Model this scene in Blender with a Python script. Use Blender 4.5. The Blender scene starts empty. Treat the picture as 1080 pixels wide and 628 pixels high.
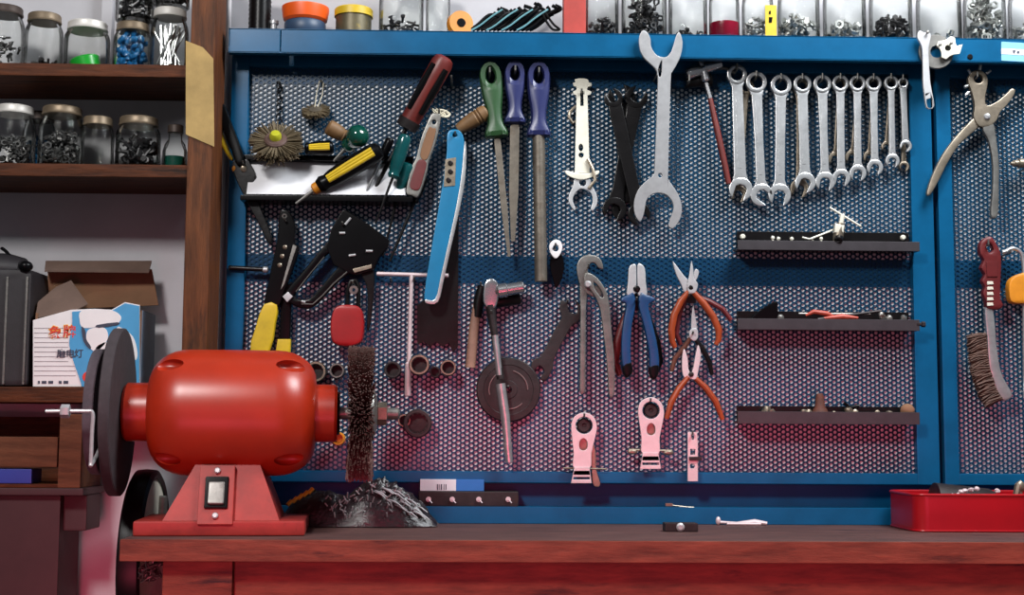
import bpy, bmesh, math, random
from mathutils import Vector, Matrix, Euler
random.seed(7)
C = bpy.context.scene.collection
PI = math.pi
R = math.radians

# ------------------------------------------------------------------ camera
F = 1440.0
D = 2.4
YAW, PITCH, ROLL = R(1.6), math.atan(141 / F), R(0.33)
BZ = 0.80                                    # bench top height
CAM = Vector((-math.tan(YAW) * D, -D, BZ + 0.155))
fw = Vector((math.sin(YAW) * math.cos(PITCH), math.cos(YAW) * math.cos(PITCH), math.sin(PITCH)))
rt0 = Vector((math.cos(YAW), -math.sin(YAW), 0))
up0 = rt0.cross(fw)
rt = rt0 * math.cos(ROLL) + up0 * math.sin(ROLL)
up = up0 * math.cos(ROLL) - rt0 * math.sin(ROLL)
cd = bpy.data.cameras.new('camera')
cam = bpy.data.objects.new('camera', cd)
C.objects.link(cam)
cd.sensor_width = 36
cd.lens = F * 36 / 1080
cd.clip_start = 0.05
cam.matrix_world = Matrix(((rt.x, up.x, -fw.x, CAM.x), (rt.y, up.y, -fw.y, CAM.y), (rt.z, up.z, -fw.z, CAM.z), (0, 0, 0, 1)))
bpy.context.scene.camera = cam


def ray(px, py):
    return fw + rt * ((px - 540) / F) - up * ((py - 314) / F)


def P(px, py, Y=-0.06):                       # a point of the photograph at distance Y from the wall
    d = ray(px, py)
    return CAM + d * ((Y - CAM.y) / d.y)


def PZ(px, py, z):                            # a point of the photograph on a level surface
    d = ray(px, py)
    return CAM + d * ((z - CAM.z) / d.z)


def S(Y=-0.06):                               # metres per pixel at that distance
    return (D + Y) / F


# ------------------------------------------------------------------ materials
def lin(c):
    c = c / 255.0
    return c / 12.92 if c <= 0.04045 else ((c + 0.055) / 1.055) ** 2.4


def mat(name, rgb, metal=0.0, rough=0.5, var=0.25, scale=30, bump=0.0, second=None, thr=0.6, stretch=None, spec=0.5, coat=0.0):
    m = bpy.data.materials.new(name)
    m.use_nodes = True
    nt = m.node_tree
    b = nt.nodes['Principled BSDF']
    col = tuple(lin(c) for c in rgb) + (1,)
    b.inputs['Metallic'].default_value = metal
    b.inputs['Roughness'].default_value = rough
    b.inputs['Specular IOR Level'].default_value = spec
    b.inputs['Coat Weight'].default_value = coat
    tc = nt.nodes.new('ShaderNodeTexCoord')
    mp = nt.nodes.new('ShaderNodeMapping')
    if stretch:
        mp.inputs['Scale'].default_value = stretch
    nt.links.new(tc.outputs['Object'], mp.inputs['Vector'])
    nz = nt.nodes.new('ShaderNodeTexNoise')
    nz.inputs['Scale'].default_value = scale
    nz.inputs['Detail'].default_value = 6
    nz.inputs['Roughness'].default_value = 0.65
    nt.links.new(mp.outputs[0], nz.inputs['Vector'])
    rp = nt.nodes.new('ShaderNodeValToRGB')
    rp.color_ramp.elements[0].position = 0.3
    rp.color_ramp.elements[1].position = 0.72
    lo = max(0.0, 1 - var)
    hi = 1 + var * 0.5
    rp.color_ramp.elements[0].color = (col[0] * lo, col[1] * lo, col[2] * lo, 1)
    rp.color_ramp.elements[1].color = (min(1, col[0] * hi), min(1, col[1] * hi), min(1, col[2] * hi), 1)
    nt.links.new(nz.outputs['Fac'], rp.inputs['Fac'])
    out = rp.outputs['Color']
    if second:
        n2 = nt.nodes.new('ShaderNodeTexNoise')
        n2.inputs['Scale'].default_value = scale * 0.45
        n2.inputs['Detail'].default_value = 8
        n2.inputs['Roughness'].default_value = 0.7
        nt.links.new(mp.outputs[0], n2.inputs['Vector'])
        r2 = nt.nodes.new('ShaderNodeValToRGB')
        r2.color_ramp.elements[0].position = thr
        r2.color_ramp.elements[1].position = min(1, thr + 0.12)
        nt.links.new(n2.outputs['Fac'], r2.inputs['Fac'])
        mx = nt.nodes.new('ShaderNodeMix')
        mx.data_type = 'RGBA'
        nt.links.new(r2.outputs['Color'], mx.inputs['Factor'])
        nt.links.new(out, mx.inputs['A'])
        mx.inputs['B'].default_value = tuple(lin(c) for c in second) + (1,)
        out = mx.outputs['Result']
    nt.links.new(out, b.inputs['Base Color'])
    if bump:
        bp = nt.nodes.new('ShaderNodeBump')
        bp.inputs['Strength'].default_value = bump
        bp.inputs['Distance'].default_value = 0.004
        nt.links.new(nz.outputs['Fac'], bp.inputs['Height'])
        nt.links.new(bp.outputs[0], b.inputs['Normal'])
    return m


def glass_mat(name, rgb=(253, 254, 253)):
    m = bpy.data.materials.new(name)
    m.use_nodes = True
    nt = m.node_tree
    nt.nodes.remove(nt.nodes['Principled BSDF'])
    out = nt.nodes['Material Output']
    tr = nt.nodes.new('ShaderNodeBsdfTransparent')
    tr.inputs['Color'].default_value = tuple(lin(c) for c in rgb) + (1,)
    gl = nt.nodes.new('ShaderNodeBsdfGlossy')
    gl.inputs['Roughness'].default_value = 0.06
    lw = nt.nodes.new('ShaderNodeLayerWeight')
    lw.inputs['Blend'].default_value = 0.14
    nz = nt.nodes.new('ShaderNodeTexNoise')
    nz.inputs['Scale'].default_value = 60
    bp = nt.nodes.new('ShaderNodeBump')
    bp.inputs['Strength'].default_value = 0.15
    bp.inputs['Distance'].default_value = 0.003
    nt.links.new(nz.outputs['Fac'], bp.inputs['Height'])
    nt.links.new(bp.outputs[0], gl.inputs['Normal'])
    mx = nt.nodes.new('ShaderNodeMixShader')
    nt.links.new(lw.outputs['Fresnel'], mx.inputs[0])
    nt.links.new(tr.outputs[0], mx.inputs[1])
    nt.links.new(gl.outputs[0], mx.inputs[2])
    nt.links.new(mx.outputs[0], out.inputs['Surface'])
    return m


M = dict(
    wall=mat('white wall paint', (178, 176, 180), 0, 0.8, 0.08, 9, 0.2),
    backing=mat('white backing board', (236, 238, 242), 0, 0.75, 0.05, 12),
    floor=mat('concrete floor', (95, 88, 84), 0, 0.8, 0.3, 6, 0.2),
    blue=mat('worn blue enamel', (12, 82, 122), 0.0, 0.30, 0.2, 14, 0.03, (30, 104, 146), 0.73, spec=0.14),
    sheet=mat('blue perforated steel', (18, 56, 82), 0.0, 0.30, 0.2, 10, spec=0.2),
    bluebar=mat('dark blue steel bar', (8, 62, 102), 0.0, 0.4, 0.15, 10, spec=0.2),
    wood=mat('dark brown shelf wood', (84, 42, 19), 0, 0.6, 0.6, 14, 0.4, (34, 18, 10), 0.55, (1, 8, 8), spec=0.2),
    post=mat('aged post wood', (98, 54, 26), 0, 0.6, 0.6, 12, 0.4, (46, 26, 15), 0.55, (8, 8, 1), spec=0.25),
    bench=mat('worn bench wood', (118, 60, 44), 0, 0.6, 0.55, 11, 0.35, (48, 25, 24), 0.58, (1, 6, 6), spec=0.3),
    benchtop=mat('oily bench top', (84, 54, 50), 0, 0.65, 0.5, 12, 0.3, (48, 30, 32), 0.55, (1, 3, 3)),
    crate=mat('crate wood', (100, 62, 42), 0, 0.7, 0.45, 12, 0.3, (60, 34, 26), 0.58, (1, 6, 6), spec=0.2),
    steel=mat('polished tool steel', (206, 207, 208), 0.8, 0.32, 0.25, 60, 0, (128, 124, 118), 0.64),
    chrome=mat('chrome steel', (196, 196, 198), 0.92, 0.22, 0.1, 50),
    plate=mat('brushed plate steel', (186, 186, 188), 0.4, 0.42, 0.16, 70, 0, (146, 142, 136), 0.66),
    greysteel=mat('grey worn steel', (128, 126, 122), 0.7, 0.42, 0.35, 50, 0.1, (84, 72, 62), 0.6),
    brassy=mat('old nickel steel', (150, 138, 122), 0.75, 0.4, 0.35, 45, 0.1, (92, 74, 58), 0.6),
    ivory=mat('ivory plated steel', (226, 222, 206), 0.2, 0.5, 0.12, 50),
    pinksteel=mat('satin clamp steel', (214, 196, 198), 0.3, 0.45, 0.12, 60, 0, (160, 140, 140), 0.68),
    dark=mat('blackened steel', (20, 18, 19), 0.2, 0.30, 0.4, 45, 0.1, spec=0.3),
    black=mat('black paint', (8, 7, 9), 0.0, 0.26, 0.35, 30, spec=0.14),
    rubber=mat('black plastic grip', (9, 9, 11), 0, 0.32, 0.3, 40, spec=0.16),
    iron=mat('dark oxidised iron', (50, 44, 45), 0.45, 0.5, 0.45, 40, 0.2, (74, 52, 44), 0.62),
    rust=mat('rusty brown iron', (94, 50, 36), 0.2, 0.7, 0.5, 40, 0.2),
    redpaint=mat('orange red machine enamel', (164, 42, 16), 0.0, 0.34, 0.16, 14, 0.03, (120, 24, 14), 0.70, spec=0.6),
    redbase=mat('chalky red base paint', (152, 42, 34), 0.0, 0.5, 0.3, 26, 0.1, (76, 22, 22), 0.62),
    redtray=mat('bright red tray paint', (160, 10, 22), 0.0, 0.28, 0.12, 20, 0.03, (140, 12, 22), 0.66),
    red=mat('red plastic', (150, 8, 12), 0, 0.4, 0.2, 30),
    darkred=mat('dark red handle', (98, 26, 28), 0, 0.42, 0.3, 30, 0.05),
    redwood=mat('worn red handle paint', (104, 36, 32), 0, 0.42, 0.3, 22),
    orange=mat('orange plastic dip', (150, 62, 26), 0, 0.4, 0.3, 30),
    brightorange=mat('bright orange plastic', (226, 88, 20), 0, 0.42, 0.15, 30),
    amber=mat('amber plastic', (206, 130, 30), 0, 0.42, 0.2, 30),
    yellow=mat('yellow plastic', (206, 172, 24), 0, 0.45, 0.22, 30, 0, (140, 108, 20), 0.66),
    green=mat('green file handle plastic', (42, 78, 44), 0, 0.38, 0.2, 30),
    teal=mat('clear teal handle plastic', (8, 74, 76), 0, 0.2, 0.2, 30, coat=0.5),
    darkgreen=mat('clear dark green plastic', (6, 66, 54), 0, 0.15, 0.2, 30, coat=0.6),
    violet=mat('blue violet file handle', (40, 46, 94), 0, 0.33, 0.15, 30),
    cyan=mat('cyan enamel', (16, 118, 164), 0.1, 0.35, 0.15, 25, 0, (14, 96, 140), 0.68),
    pliersblue=mat('blue grip plastic', (16, 60, 104), 0, 0.38, 0.2, 30),
    filesteel=mat('file steel', (116, 108, 98), 0.6, 0.5, 0.35, 40, 0.15, (88, 72, 58), 0.55),
    bristle=mat('brass brown wire', (120, 106, 84), 0.5, 0.5, 0.4, 60),
    bristledark=mat('dark wire bristle', (104, 80, 74), 0.25, 0.6, 0.5, 60),
    bronze=mat('brown wire bristles', (84, 56, 44), 0.2, 0.6, 0.5, 60),
    cork=mat('turned brown wood', (120, 88, 54), 0, 0.6, 0.3, 30, 0.1, (84, 58, 34), 0.6),
    string=mat('pale string', (206, 198, 176), 0, 0.9, 0.2, 60),
    card=mat('brown cardboard', (128, 92, 66), 0, 0.85, 0.2, 16, 0.1),
    carddark=mat('grey brown inner cardboard', (96, 76, 66), 0, 0.85, 0.25, 16, 0.1),
    white=mat('white print', (226, 222, 222), 0, 0.6, 0.06, 30),
    boxblue=mat('sky blue print', (66, 148, 196), 0, 0.55, 0.1, 30),
    boxside=mat('dull blue printed side', (92, 110, 130), 0, 0.6, 0.3, 16, 0, (140, 104, 96), 0.58),
    printred=mat('red print', (208, 52, 36), 0, 0.6, 0.05, 30),
    printyellow=mat('yellow print', (232, 180, 60), 0, 0.6, 0.05, 30),
    printdark=mat('dark print', (52, 56, 74), 0, 0.6, 0.05, 30),
    kraft=mat('yellowed paper tape', (172, 142, 88), 0, 0.8, 0.3, 18, 0.1, (128, 100, 58), 0.62),
    bagblack=mat('black fabric case', (34, 30, 34), 0, 0.6, 0.3, 30, 0.15),
    wheel=mat('grey grinding stone', (92, 84, 92), 0, 0.85, 0.25, 60, 0.25),
    wheeldark=mat('dark grinding stone', (58, 50, 54), 0, 0.8, 0.3, 60, 0.2),
    magnet=mat('white sheet metal', (232, 232, 236), 0.1, 0.45, 0.06, 25),
    paper=mat('white paper carton', (220, 214, 220), 0, 0.7, 0.06, 20),
    cartonblue=mat('blue carton print', (36, 104, 176), 0, 0.6, 0.1, 20),
    liquid=mat('dark red liquid', (120, 18, 40), 0, 0.15, 0.1, 10),
    jarlid_white=mat('white tin lid', (206, 202, 196), 0.2, 0.45, 0.15, 30, 0, (150, 140, 128), 0.64),
    jarlid_gold=mat('tarnished tin lid', (128, 112, 92), 0.5, 0.45, 0.35, 30, 0, (70, 58, 46), 0.6),
    jarlid_dark=mat('dark brown tin lid', (66, 54, 48), 0.4, 0.5, 0.35, 30),
    nutdark=mat('dark small hardware', (56, 54, 56), 0.6, 0.4, 0.5, 200),
    racksteel=mat('dark grey painted steel', (58, 54, 58), 0.2, 0.45, 0.25, 40),
    nutmid=mat('dull small hardware', (92, 90, 90), 0.6, 0.35, 0.5, 200),
    nutgrey=mat('zinc small hardware', (168, 168, 166), 0.7, 0.35, 0.4, 200),
    bluestuff=mat('bright blue plastic plugs', (10, 92, 146), 0, 0.35, 0.35, 120),
    greenlid=mat('bright green plastic', (18, 150, 40), 0, 0.3, 0.12, 30),
    plasticbag=mat('dark crinkled plastic', (40, 32, 35), 0.0, 0.24, 0.5, 40, 0.8, spec=0.6),
    tin=mat('old painted tin', (92, 84, 62), 0.4, 0.45, 0.4, 40, 0.05, (150, 126, 40), 0.6),
    bluedark=mat('blue grey tape', (44, 66, 92), 0, 0.45, 0.2, 30),
    brickred=mat('brick red paint', (168, 50, 40), 0, 0.6, 0.25, 24),
    conduit=mat('white plastic pipe', (206, 202, 204), 0, 0.45, 0.05, 20),
    cabinet=mat('dark brown cabinet paint', (62, 36, 38), 0, 0.6, 0.3, 10),
    glass=glass_mat('clear jar glass'),
    bluebin=mat('blue plastic bin', (40, 62, 150), 0, 0.45, 0.1, 20),
)


# ------------------------------------------------------------------ mesh building
def cr(pts, n=6, closed=True):                # smooth curve through points
    out = []
    N = len(pts)
    rng = range(N) if closed else range(N - 1)
    for i in rng:
        if closed:
            a, b, c, d = pts[(i - 1) % N], pts[i], pts[(i + 1) % N], pts[(i + 2) % N]
        else:
            a, b, c, d = pts[max(0, i - 1)], pts[i], pts[i + 1], pts[min(N - 1, i + 2)]
        for k in range(n):
            t = k / n
            out.append(tuple(0.5 * (2 * b[j] + (c[j] - a[j]) * t + (2 * a[j] - 5 * b[j] + 4 * c[j] - d[j]) * t * t + (3 * b[j] - a[j] - 3 * c[j] + d[j]) * t ** 3) for j in range(len(b))))
    if not closed:
        out.append(tuple(pts[-1]))
    return out


def circ(x, y, r, n=20, ry=None, a0=0):
    ry = ry or r
    return [(x + r * math.cos(a0 + 2 * PI * k / n), y + ry * math.sin(a0 + 2 * PI * k / n)) for k in range(n)]


class Fr:                                     # pixel frame along an axis: u along, v across
    def __init__(s, x0, y0, x1, y1):
        s.o = (x0, y0)
        s.L = math.hypot(x1 - x0, y1 - y0)
        s.d = ((x1 - x0) / s.L, (y1 - y0) / s.L)

    def __call__(s, u, v):
        return (s.o[0] + s.d[0] * u - s.d[1] * v, s.o[1] + s.d[1] * u + s.d[0] * v)

    def m(s, pts):
        return [s(*q) for q in pts]


class MB:
    def __init__(s):
        s.v, s.f = [], []
        s.wn = False

    def add(s, vs, fs):
        n = len(s.v)
        s.v += [tuple(q) for q in vs]
        s.f += [tuple(i + n for i in f) for f in fs]
        return s

    def bm(s, b):
        b.verts.index_update()
        return s.add([v.co[:] for v in b.verts], [[v.index for v in f.verts] for f in b.faces])

    def box(s, a, b, bev=0.0, rot=None, taper=None):
        s.wn = s.wn or bev > 0
        bmx = bmesh.new()
        bmesh.ops.create_cube(bmx, size=1)
        a, b = Vector(a), Vector(b)
        c, d = (a + b) / 2, b - a
        for v in bmx.verts:
            v.co = Vector((v.co.x * d.x, v.co.y * d.y, v.co.z * d.z))
            if taper and v.co.z < 0:
                v.co.x *= taper
                v.co.y *= taper
        if bev:
            bmesh.ops.bevel(bmx, geom=bmx.edges[:], offset=bev, segments=2, affect='EDGES', profile=0.6)
        if rot:
            bmesh.ops.rotate(bmx, verts=bmx.verts, matrix=Euler(rot).to_matrix(), cent=(0, 0, 0))
        for v in bmx.verts:
            v.co += c
        s.bm(bmx)
        bmx.free()
        return s

    def lathe(s, p0, p1, prof, seg=20, sq=(1, 1)):
        p0, p1 = Vector(p0), Vector(p1)
        d = (p1 - p0).normalized()
        ref = Vector((0, 1, 0)) if abs(d.y) < 0.9 else Vector((1, 0, 0))
        a = d.cross(ref).normalized()
        b = d.cross(a)
        vs, fs, rings = [], [], []
        for t, r in prof:
            c = p0 + d * t
            if r < 1e-6:
                rings.append([len(vs)])
                vs.append(c)
            else:
                rings.append(list(range(len(vs), len(vs) + seg)))
                for k in range(seg):
                    w = 2 * PI * k / seg
                    vs.append(c + a * (r * sq[0] * math.cos(w)) + b * (r * sq[1] * math.sin(w)))
        for i in range(len(rings) - 1):
            A, B = rings[i], rings[i + 1]
            for k in range(seg):
                k2 = (k + 1) % seg
                if len(A) == 1 and len(B) == 1:
                    continue
                if len(A) == 1:
                    fs.append((A[0], B[k2], B[k]))
                elif len(B) == 1:
                    fs.append((A[k], A[k2], B[0]))
                else:
                    fs.append((A[k], A[k2], B[k2], B[k]))
        loop = tuple(prof[0]) == tuple(prof[-1])
        if len(rings[0]) > 1 and not loop:
            fs.append(tuple(reversed(rings[0])))
        if len(rings[-1]) > 1 and not loop:
            fs.append(tuple(rings[-1]))
        return s.add(vs, fs)

    def rod(s, p0, p1, r, seg=10, r2=None):
        L = (Vector(p1) - Vector(p0)).length
        r2 = r if r2 is None else r2
        e = min(r, r2) * 0.3
        return s.lathe(p0, p1, [(0, r - e), (e, r), (L - e, r2), (L, r2 - e)], seg)

    def tube(s, pts, r, seg=10, flat=1.0, closed=False):
        pts = [Vector(q) for q in pts]
        n = len(pts)
        rr = r if isinstance(r, (list, tuple)) else [r] * n
        vs, fs = [], []
        prev = None
        for i, q in enumerate(pts):
            if closed:
                d = (pts[(i + 1) % n] - pts[i - 1]).normalized()
            else:
                d = (pts[min(n - 1, i + 1)] - pts[max(0, i - 1)]).normalized()
            if prev is None:
                ref = Vector((0, 1, 0)) if abs(d.y) < 0.9 else Vector((0, 0, 1))
                a = (ref - d * ref.dot(d)).normalized()
            else:
                a = (prev - d * prev.dot(d)).normalized()
            prev = a
            b = d.cross(a)
            for k in range(seg):
                w = 2 * PI * k / seg
                vs.append(q + a * (rr[i] * flat * math.cos(w)) + b * (rr[i] * math.sin(w)))
        m = n if closed else n - 1
        for i in range(m):
            j = (i + 1) % n
            for k in range(seg):
                k2 = (k + 1) % seg
                fs.append((i * seg + k, i * seg + k2, j * seg + k2, j * seg + k))
        if not closed:
            fs.append(tuple(range(seg - 1, -1, -1)))
            fs.append(tuple((n - 1) * seg + k for k in range(seg)))
        return s.add(vs, fs)

    def ell(s, c, r, rot=None, u=16, v=10, jit=0.0):
        bmx = bmesh.new()
        bmesh.ops.create_uvsphere(bmx, u_segments=u, v_segments=v, radius=1)
        mt = Euler(rot).to_matrix() if rot else Matrix.Identity(3)
        for q in bmx.verts:
            k = 1 + random.uniform(-jit, jit)
            q.co = mt @ Vector((q.co.x * r[0] * k, q.co.y * r[1] * k, q.co.z * r[2] * k)) + Vector(c)
        s.bm(bmx)
        bmx.free()
        return s

    def plate(s, pts, Y=-0.06, th=0.006, holes=(), bev=0.0012, px=True, lean=0.0):
        cu = bpy.data.curves.new('outline', 'CURVE')
        cu.dimensions = '2D'
        cu.fill_mode = 'BOTH'
        s.wn = True
        bev = min(bev, th * 0.35)
        cu.extrude = th / 2 - bev
        cu.bevel_depth = bev
        cu.offset = -bev
        cu.bevel_resolution = 1
        for loop in [pts] + list(holes):
            sp = cu.splines.new('POLY')
            sp.points.add(len(loop) - 1)
            for i, q in enumerate(loop):
                if px:
                    w = P(q[0], q[1], Y)
                    sp.points[i].co = (w.x, w.z, 0, 1)
                else:
                    sp.points[i].co = (q[0], q[1], 0, 1)
            sp.use_cyclic_u = True
        ob = bpy.data.objects.new('outline', cu)
        me = bpy.data.meshes.new_from_object(ob)
        vs = [(v.co.x, Y - v.co.z, v.co.y) for v in me.vertices]
        if lean:
            zc = sum(v[2] for v in vs) / len(vs)
            vs = [(v[0], v[1] - lean * (v[2] - zc), v[2]) for v in vs]
        s.add(vs, [tuple(p.vertices) for p in me.polygons])
        bpy.data.objects.remove(ob)
        bpy.data.curves.remove(cu)
        bpy.data.meshes.remove(me)
        return s

    def mesh(s, name, off, angle=35):
        me = bpy.data.meshes.new(name)
        me.from_pydata([(v[0] - off[0], v[1] - off[1], v[2] - off[2]) for v in s.v], [], s.f)
        me.validate()
        bmx = bmesh.new()
        bmx.from_mesh(me)
        bmesh.ops.remove_doubles(bmx, verts=bmx.verts, dist=1e-6)
        bmesh.ops.recalc_face_normals(bmx, faces=bmx.faces)
        bmx.to_mesh(me)
        bmx.free()
        for p in me.polygons:
            p.use_smooth = True
        me.set_sharp_from_angle(angle=R(angle))
        return me

    def build(s, name, m, parent=None, local=False):
        if parent is not None:
            off = Vector((0, 0, 0))
            q = parent
            while q is not None and not local:
                off += q.location
                q = q.parent
        else:
            xs, ys, zs = zip(*s.v)
            off = Vector(((min(xs) + max(xs)) / 2, (min(ys) + max(ys)) / 2, min(zs)))
        o = bpy.data.objects.new(name, s.mesh(name, off))
        C.objects.link(o)
        if parent is not None:
            o.parent = parent
        else:
            o.location = off
        o.data.materials.append(M[m] if isinstance(m, str) else m)
        if s.wn:
            md = o.modifiers.new('weighted normals', 'WEIGHTED_NORMAL')
            md.keep_sharp = True
        return o


def tag(o, label, cat, group=None, kind=None):
    o['label'] = label
    o['category'] = cat
    if group:
        o['group'] = group
    if kind:
        o['kind'] = kind
    return o


def E(name, label, cat, loc, group=None, rz=0):
    o = bpy.data.objects.new(name, None)
    o.empty_display_size = 0.02
    C.objects.link(o)
    o.location = loc
    o.rotation_euler = (0, 0, rz)
    return tag(o, label, cat, group)


def one(name, label, cat, mb, m, group=None, kind=None):
    return tag(mb.build(name, m), label, cat, group, kind)


def struct(name, mb, m):
    o = mb.build(name, m)
    o['kind'] = 'structure'
    return o


def px3(pts, Y):                               # photo path -> 3-D path at depth Y (or per-point third value)
    return [P(q[0], q[1], q[2] if len(q) > 2 else Y) for q in pts]


# ------------------------------------------------------------------ the room
XL, XR = -1.9, 1.9
struct('wall_back', MB().box((XL, 0, 0), (XR, 0.1, 2.6)), 'wall')
struct('floor', MB().box((XL, -3.2, -0.1), (XR, 0.1, 0)), 'floor')

YS = -0.050                                    # front of the perforated sheet


# ------------------------------------------------------------------ perforated boards
def perforated(x0, x1, z0, z1, y, th):
    p = 0.00862
    cs = p * 0.866
    ro, ri = p / math.sqrt(3), p * 0.35
    oc = [(ro * math.cos(k * PI / 3), ro * math.sin(k * PI / 3)) for k in range(6)]
    ic = [(ri * math.cos(k * PI / 6), ri * math.sin(k * PI / 6)) for k in range(12)]
    vs, fs = [], []
    nx = int((x1 - x0) / cs)
    nz = int((z1 - z0) / p)
    for i in range(nx + 1):
        cx = x0 + i * cs
        for j in range(nz + 1):
            cz = z0 + j * p + (p / 2 if i % 2 else 0)
            b = len(vs)
            vs += [(cx + a, y, cz + c) for a, c in oc]
            vs += [(cx + a, y, cz + c) for a, c in ic]
            vs += [(cx + a, y + th, cz + c) for a, c in ic]
            for k in range(6):
                fs.append((b + k, b + (k + 1) % 6, b + 6 + (2 * k + 2) % 12, b + 6 + 2 * k + 1, b + 6 + 2 * k))
            for k in range(12):
                k2 = (k + 1) % 12
                fs.append((b + 6 + k, b + 6 + k2, b + 18 + k2, b + 18 + k))
    me = bpy.data.meshes.new('perforated_sheet')
    me.from_pydata(vs, [], fs)
    return me


def board(label, xa, xb, za, zb, wl, wr, wt, wb, bars):
    e = E('pegboard', label, 'pegboard', ((xa + xb) / 2, -0.03, za))
    me = perforated(xa + wl - 0.012, xb - wr + 0.008, za + wb - 0.008, zb - wt + 0.006, YS, 0.0014)
    o = bpy.data.objects.new('perforated_sheet', me)
    C.objects.link(o)
    o.parent = e
    me.transform(Matrix.Translation(-Vector(e.location)))
    me.materials.append(M['sheet'])
    MB().box((xa + 0.01, -0.0468, za + 0.01), (xb - 0.01, -0.0425, zb - 0.01)).build('backing_panel', 'backing', e)
    y0, y1 = -0.064, -0.002
    f = MB()
    f.box((xa, y0, za), (xa + wl, y1, zb), 0.002)
    f.box((xb - wr, y0, za), (xb, y1, zb), 0.002)
    f.box((xa + wl - 0.001, y0 + 0.0005, zb - wt), (xb - wr + 0.001, y1, zb), 0.002)
    f.box((xa + wl - 0.001, y0 + 0.0005, za), (xb - wr + 0.001, y1, za + wb), 0.002)
    f.build('frame', 'blue', e)
    for (c0, c1) in bars:
        MB().box((xa + wl, -0.0482, c0), (xb - wr, -0.0470, c1)).build('crossbar', 'bluebar', e)
    return e


zt, zb_ = P(600, 62, -0.064).z, P(600, 510, -0.064).z
xa = P(241, 200, -0.064).x
xb = P(985.5, 250, -0.064).x
wl = P(260, 200, -0.064).x - xa
wr = xb - P(962, 250, -0.064).x
bars = [(P(600, 300, -0.05).z, P(600, 271, -0.05).z), (P(600, 92, -0.05).z, P(600, 70, -0.05).z)]
board('large blue perforated steel tool board carrying most of the tools', xa, xb, zb_, zt, wl, wr,
      zt - P(600, 74, -0.064).z, P(600, 498, -0.064).z - zb_, bars)
xa2 = P(990.5, 250, -0.064).x
board('blue perforated tool board cut off at the right edge of the photo', xa2, xa2 + 0.60, zb_, zt,
      P(1006, 250, -0.064).x - xa2, 0.03, zt - P(600, 76, -0.064).z, P(600, 498, -0.064).z - zb_, bars)

# top shelf over the boards: folded steel, open below
YL = -0.112
e = E('steel_shelf', 'long blue steel shelf along the top of the tool boards, full of jars', 'shelf', (P(640, 40, -0.06).x, -0.05, P(640, 60, -0.06).z))
zs1 = P(600, 34.5, YL).z
zs0 = P(600, 60, YL).z
xs0, xs1 = P(241, 40, YL).x, xa2 + 0.60
MB().box((xs0, YL, zs1 - 0.002), (xs1, -0.002, zs1)).build('shelf_top', 'blue', e)
xq = P(296, 40, YL).x
lp = MB()
lp.box((xs0, YL, zs0), (xq - 0.0008, YL + 0.002, zs1), 0.0008).box((xq + 0.0008, YL, zs0), (xs1, YL + 0.002, zs1), 0.0008)
lp.box((xs0, YL, zs0), (xs1, YL + 0.016, zs0 + 0.002))
lp.build('front_lip', 'blue', e)
MB().box((xs0, YL, zt + 0.001), (xs0 + 0.002, -0.002, zs1)).build('end_cap', 'blue', e)
ZJ = zs1
# lower ledge between board and bench
e = E('tool_ledge', 'low blue steel ledge on the bench under the tool boards', 'ledge', (0.2, -0.04, BZ))
xl0, xl1 = P(283, 530, -0.08).x, xa2 + 0.60
zl = P(600, 536, -0.085).z
MB().box((xl0, -0.03, BZ + 0.001), (xl1, -0.002, zb_ - 0.001), 0.001).build('back_panel', 'blue', e)
MB().box((xl0, -0.085, zl - 0.003), (xl1, -0.029, zl), 0.001).build('ledge_top', 'blue', e)
MB().box((xl0, -0.0855, BZ + 0.0005), (xl1, -0.083, zl + 0.0015), 0.0008).build('front_lip', 'blue', e)
ZL = zl

# ------------------------------------------------------------------ bench
e = E('workbench', 'long worn wooden workbench across the bottom of the photo', 'workbench', (0.3, -0.22, 0))
xbl = P(127, 575, -0.425).x
MB().box((xbl, -0.425, BZ - 0.031), (1.35, -0.004, BZ), 0.003).build('bench_top', 'benchtop', e)
MB().box((xbl, -0.429, BZ - 0.0315), (1.35, -0.4245, BZ - 0.0005), 0.0015).build('front_edge', 'bench', e)
lx0, lx1 = P(172, 600, -0.40).x, P(246, 600, -0.40).x
for (a, b) in ((lx0, lx1), (1.20, 1.30)):
    for (y0, y1) in ((-0.405, -0.32), (-0.19, -0.10)):
        MB().box((a, y0, 0), (b, y1, BZ - 0.031), 0.003).build('leg', 'bench', e)
MB().box((lx1, -0.393, BZ - 0.20), (1.20, -0.365, BZ - 0.031), 0.002).build('apron', 'bench', e)
MB().box((lx1 - 0.02, -0.33, 0.16), (1.22, -0.09, 0.19), 0.002).build('stretcher', 'bench', e)

# ------------------------------------------------------------------ left shelves
YF = -0.17
e = E('wall_shelf', 'dark wooden wall shelf of three boards beside the blue tool board', 'shelf', (P(60, 400, YF).x, -0.1, P(60, 424, YF).z))
pxl, pxr = P(196.5, 190, YF).x, P(223, 190, YF).x
sxl = P(-70, 200, YF).x
MB().box((pxl, YF, P(200, 424, YF).z), (pxr, -0.075, P(200, -60, YF).z), 0.003).build('post', 'post', e)
SH = []
for (y1, y0) in ((66.5, 80), (172.5, 186), (408.5, 425)):
    z1, z0 = P(90, y1, YF).z, P(90, y0, YF).z
    SH.append(z1)
    YF = -0.153 if y1 > 400 else -0.17
    z1, z0 = P(90, y1, YF).z, P(90, y0, YF).z
    SH[-1] = z1
    MB().box((sxl, YF + 0.003, z0), (pxl + 0.0005, -0.001, z1), 0.002).build('shelf_board', 'wood', e)
YF = -0.17
tp = MB().plate([(196, 43), (214, 50), (225, 62), (226, 155), (196, 142)], YF - 0.0012, 0.002, bev=0.0003)
tp.build('paper_tape', 'kraft', e)
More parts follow.
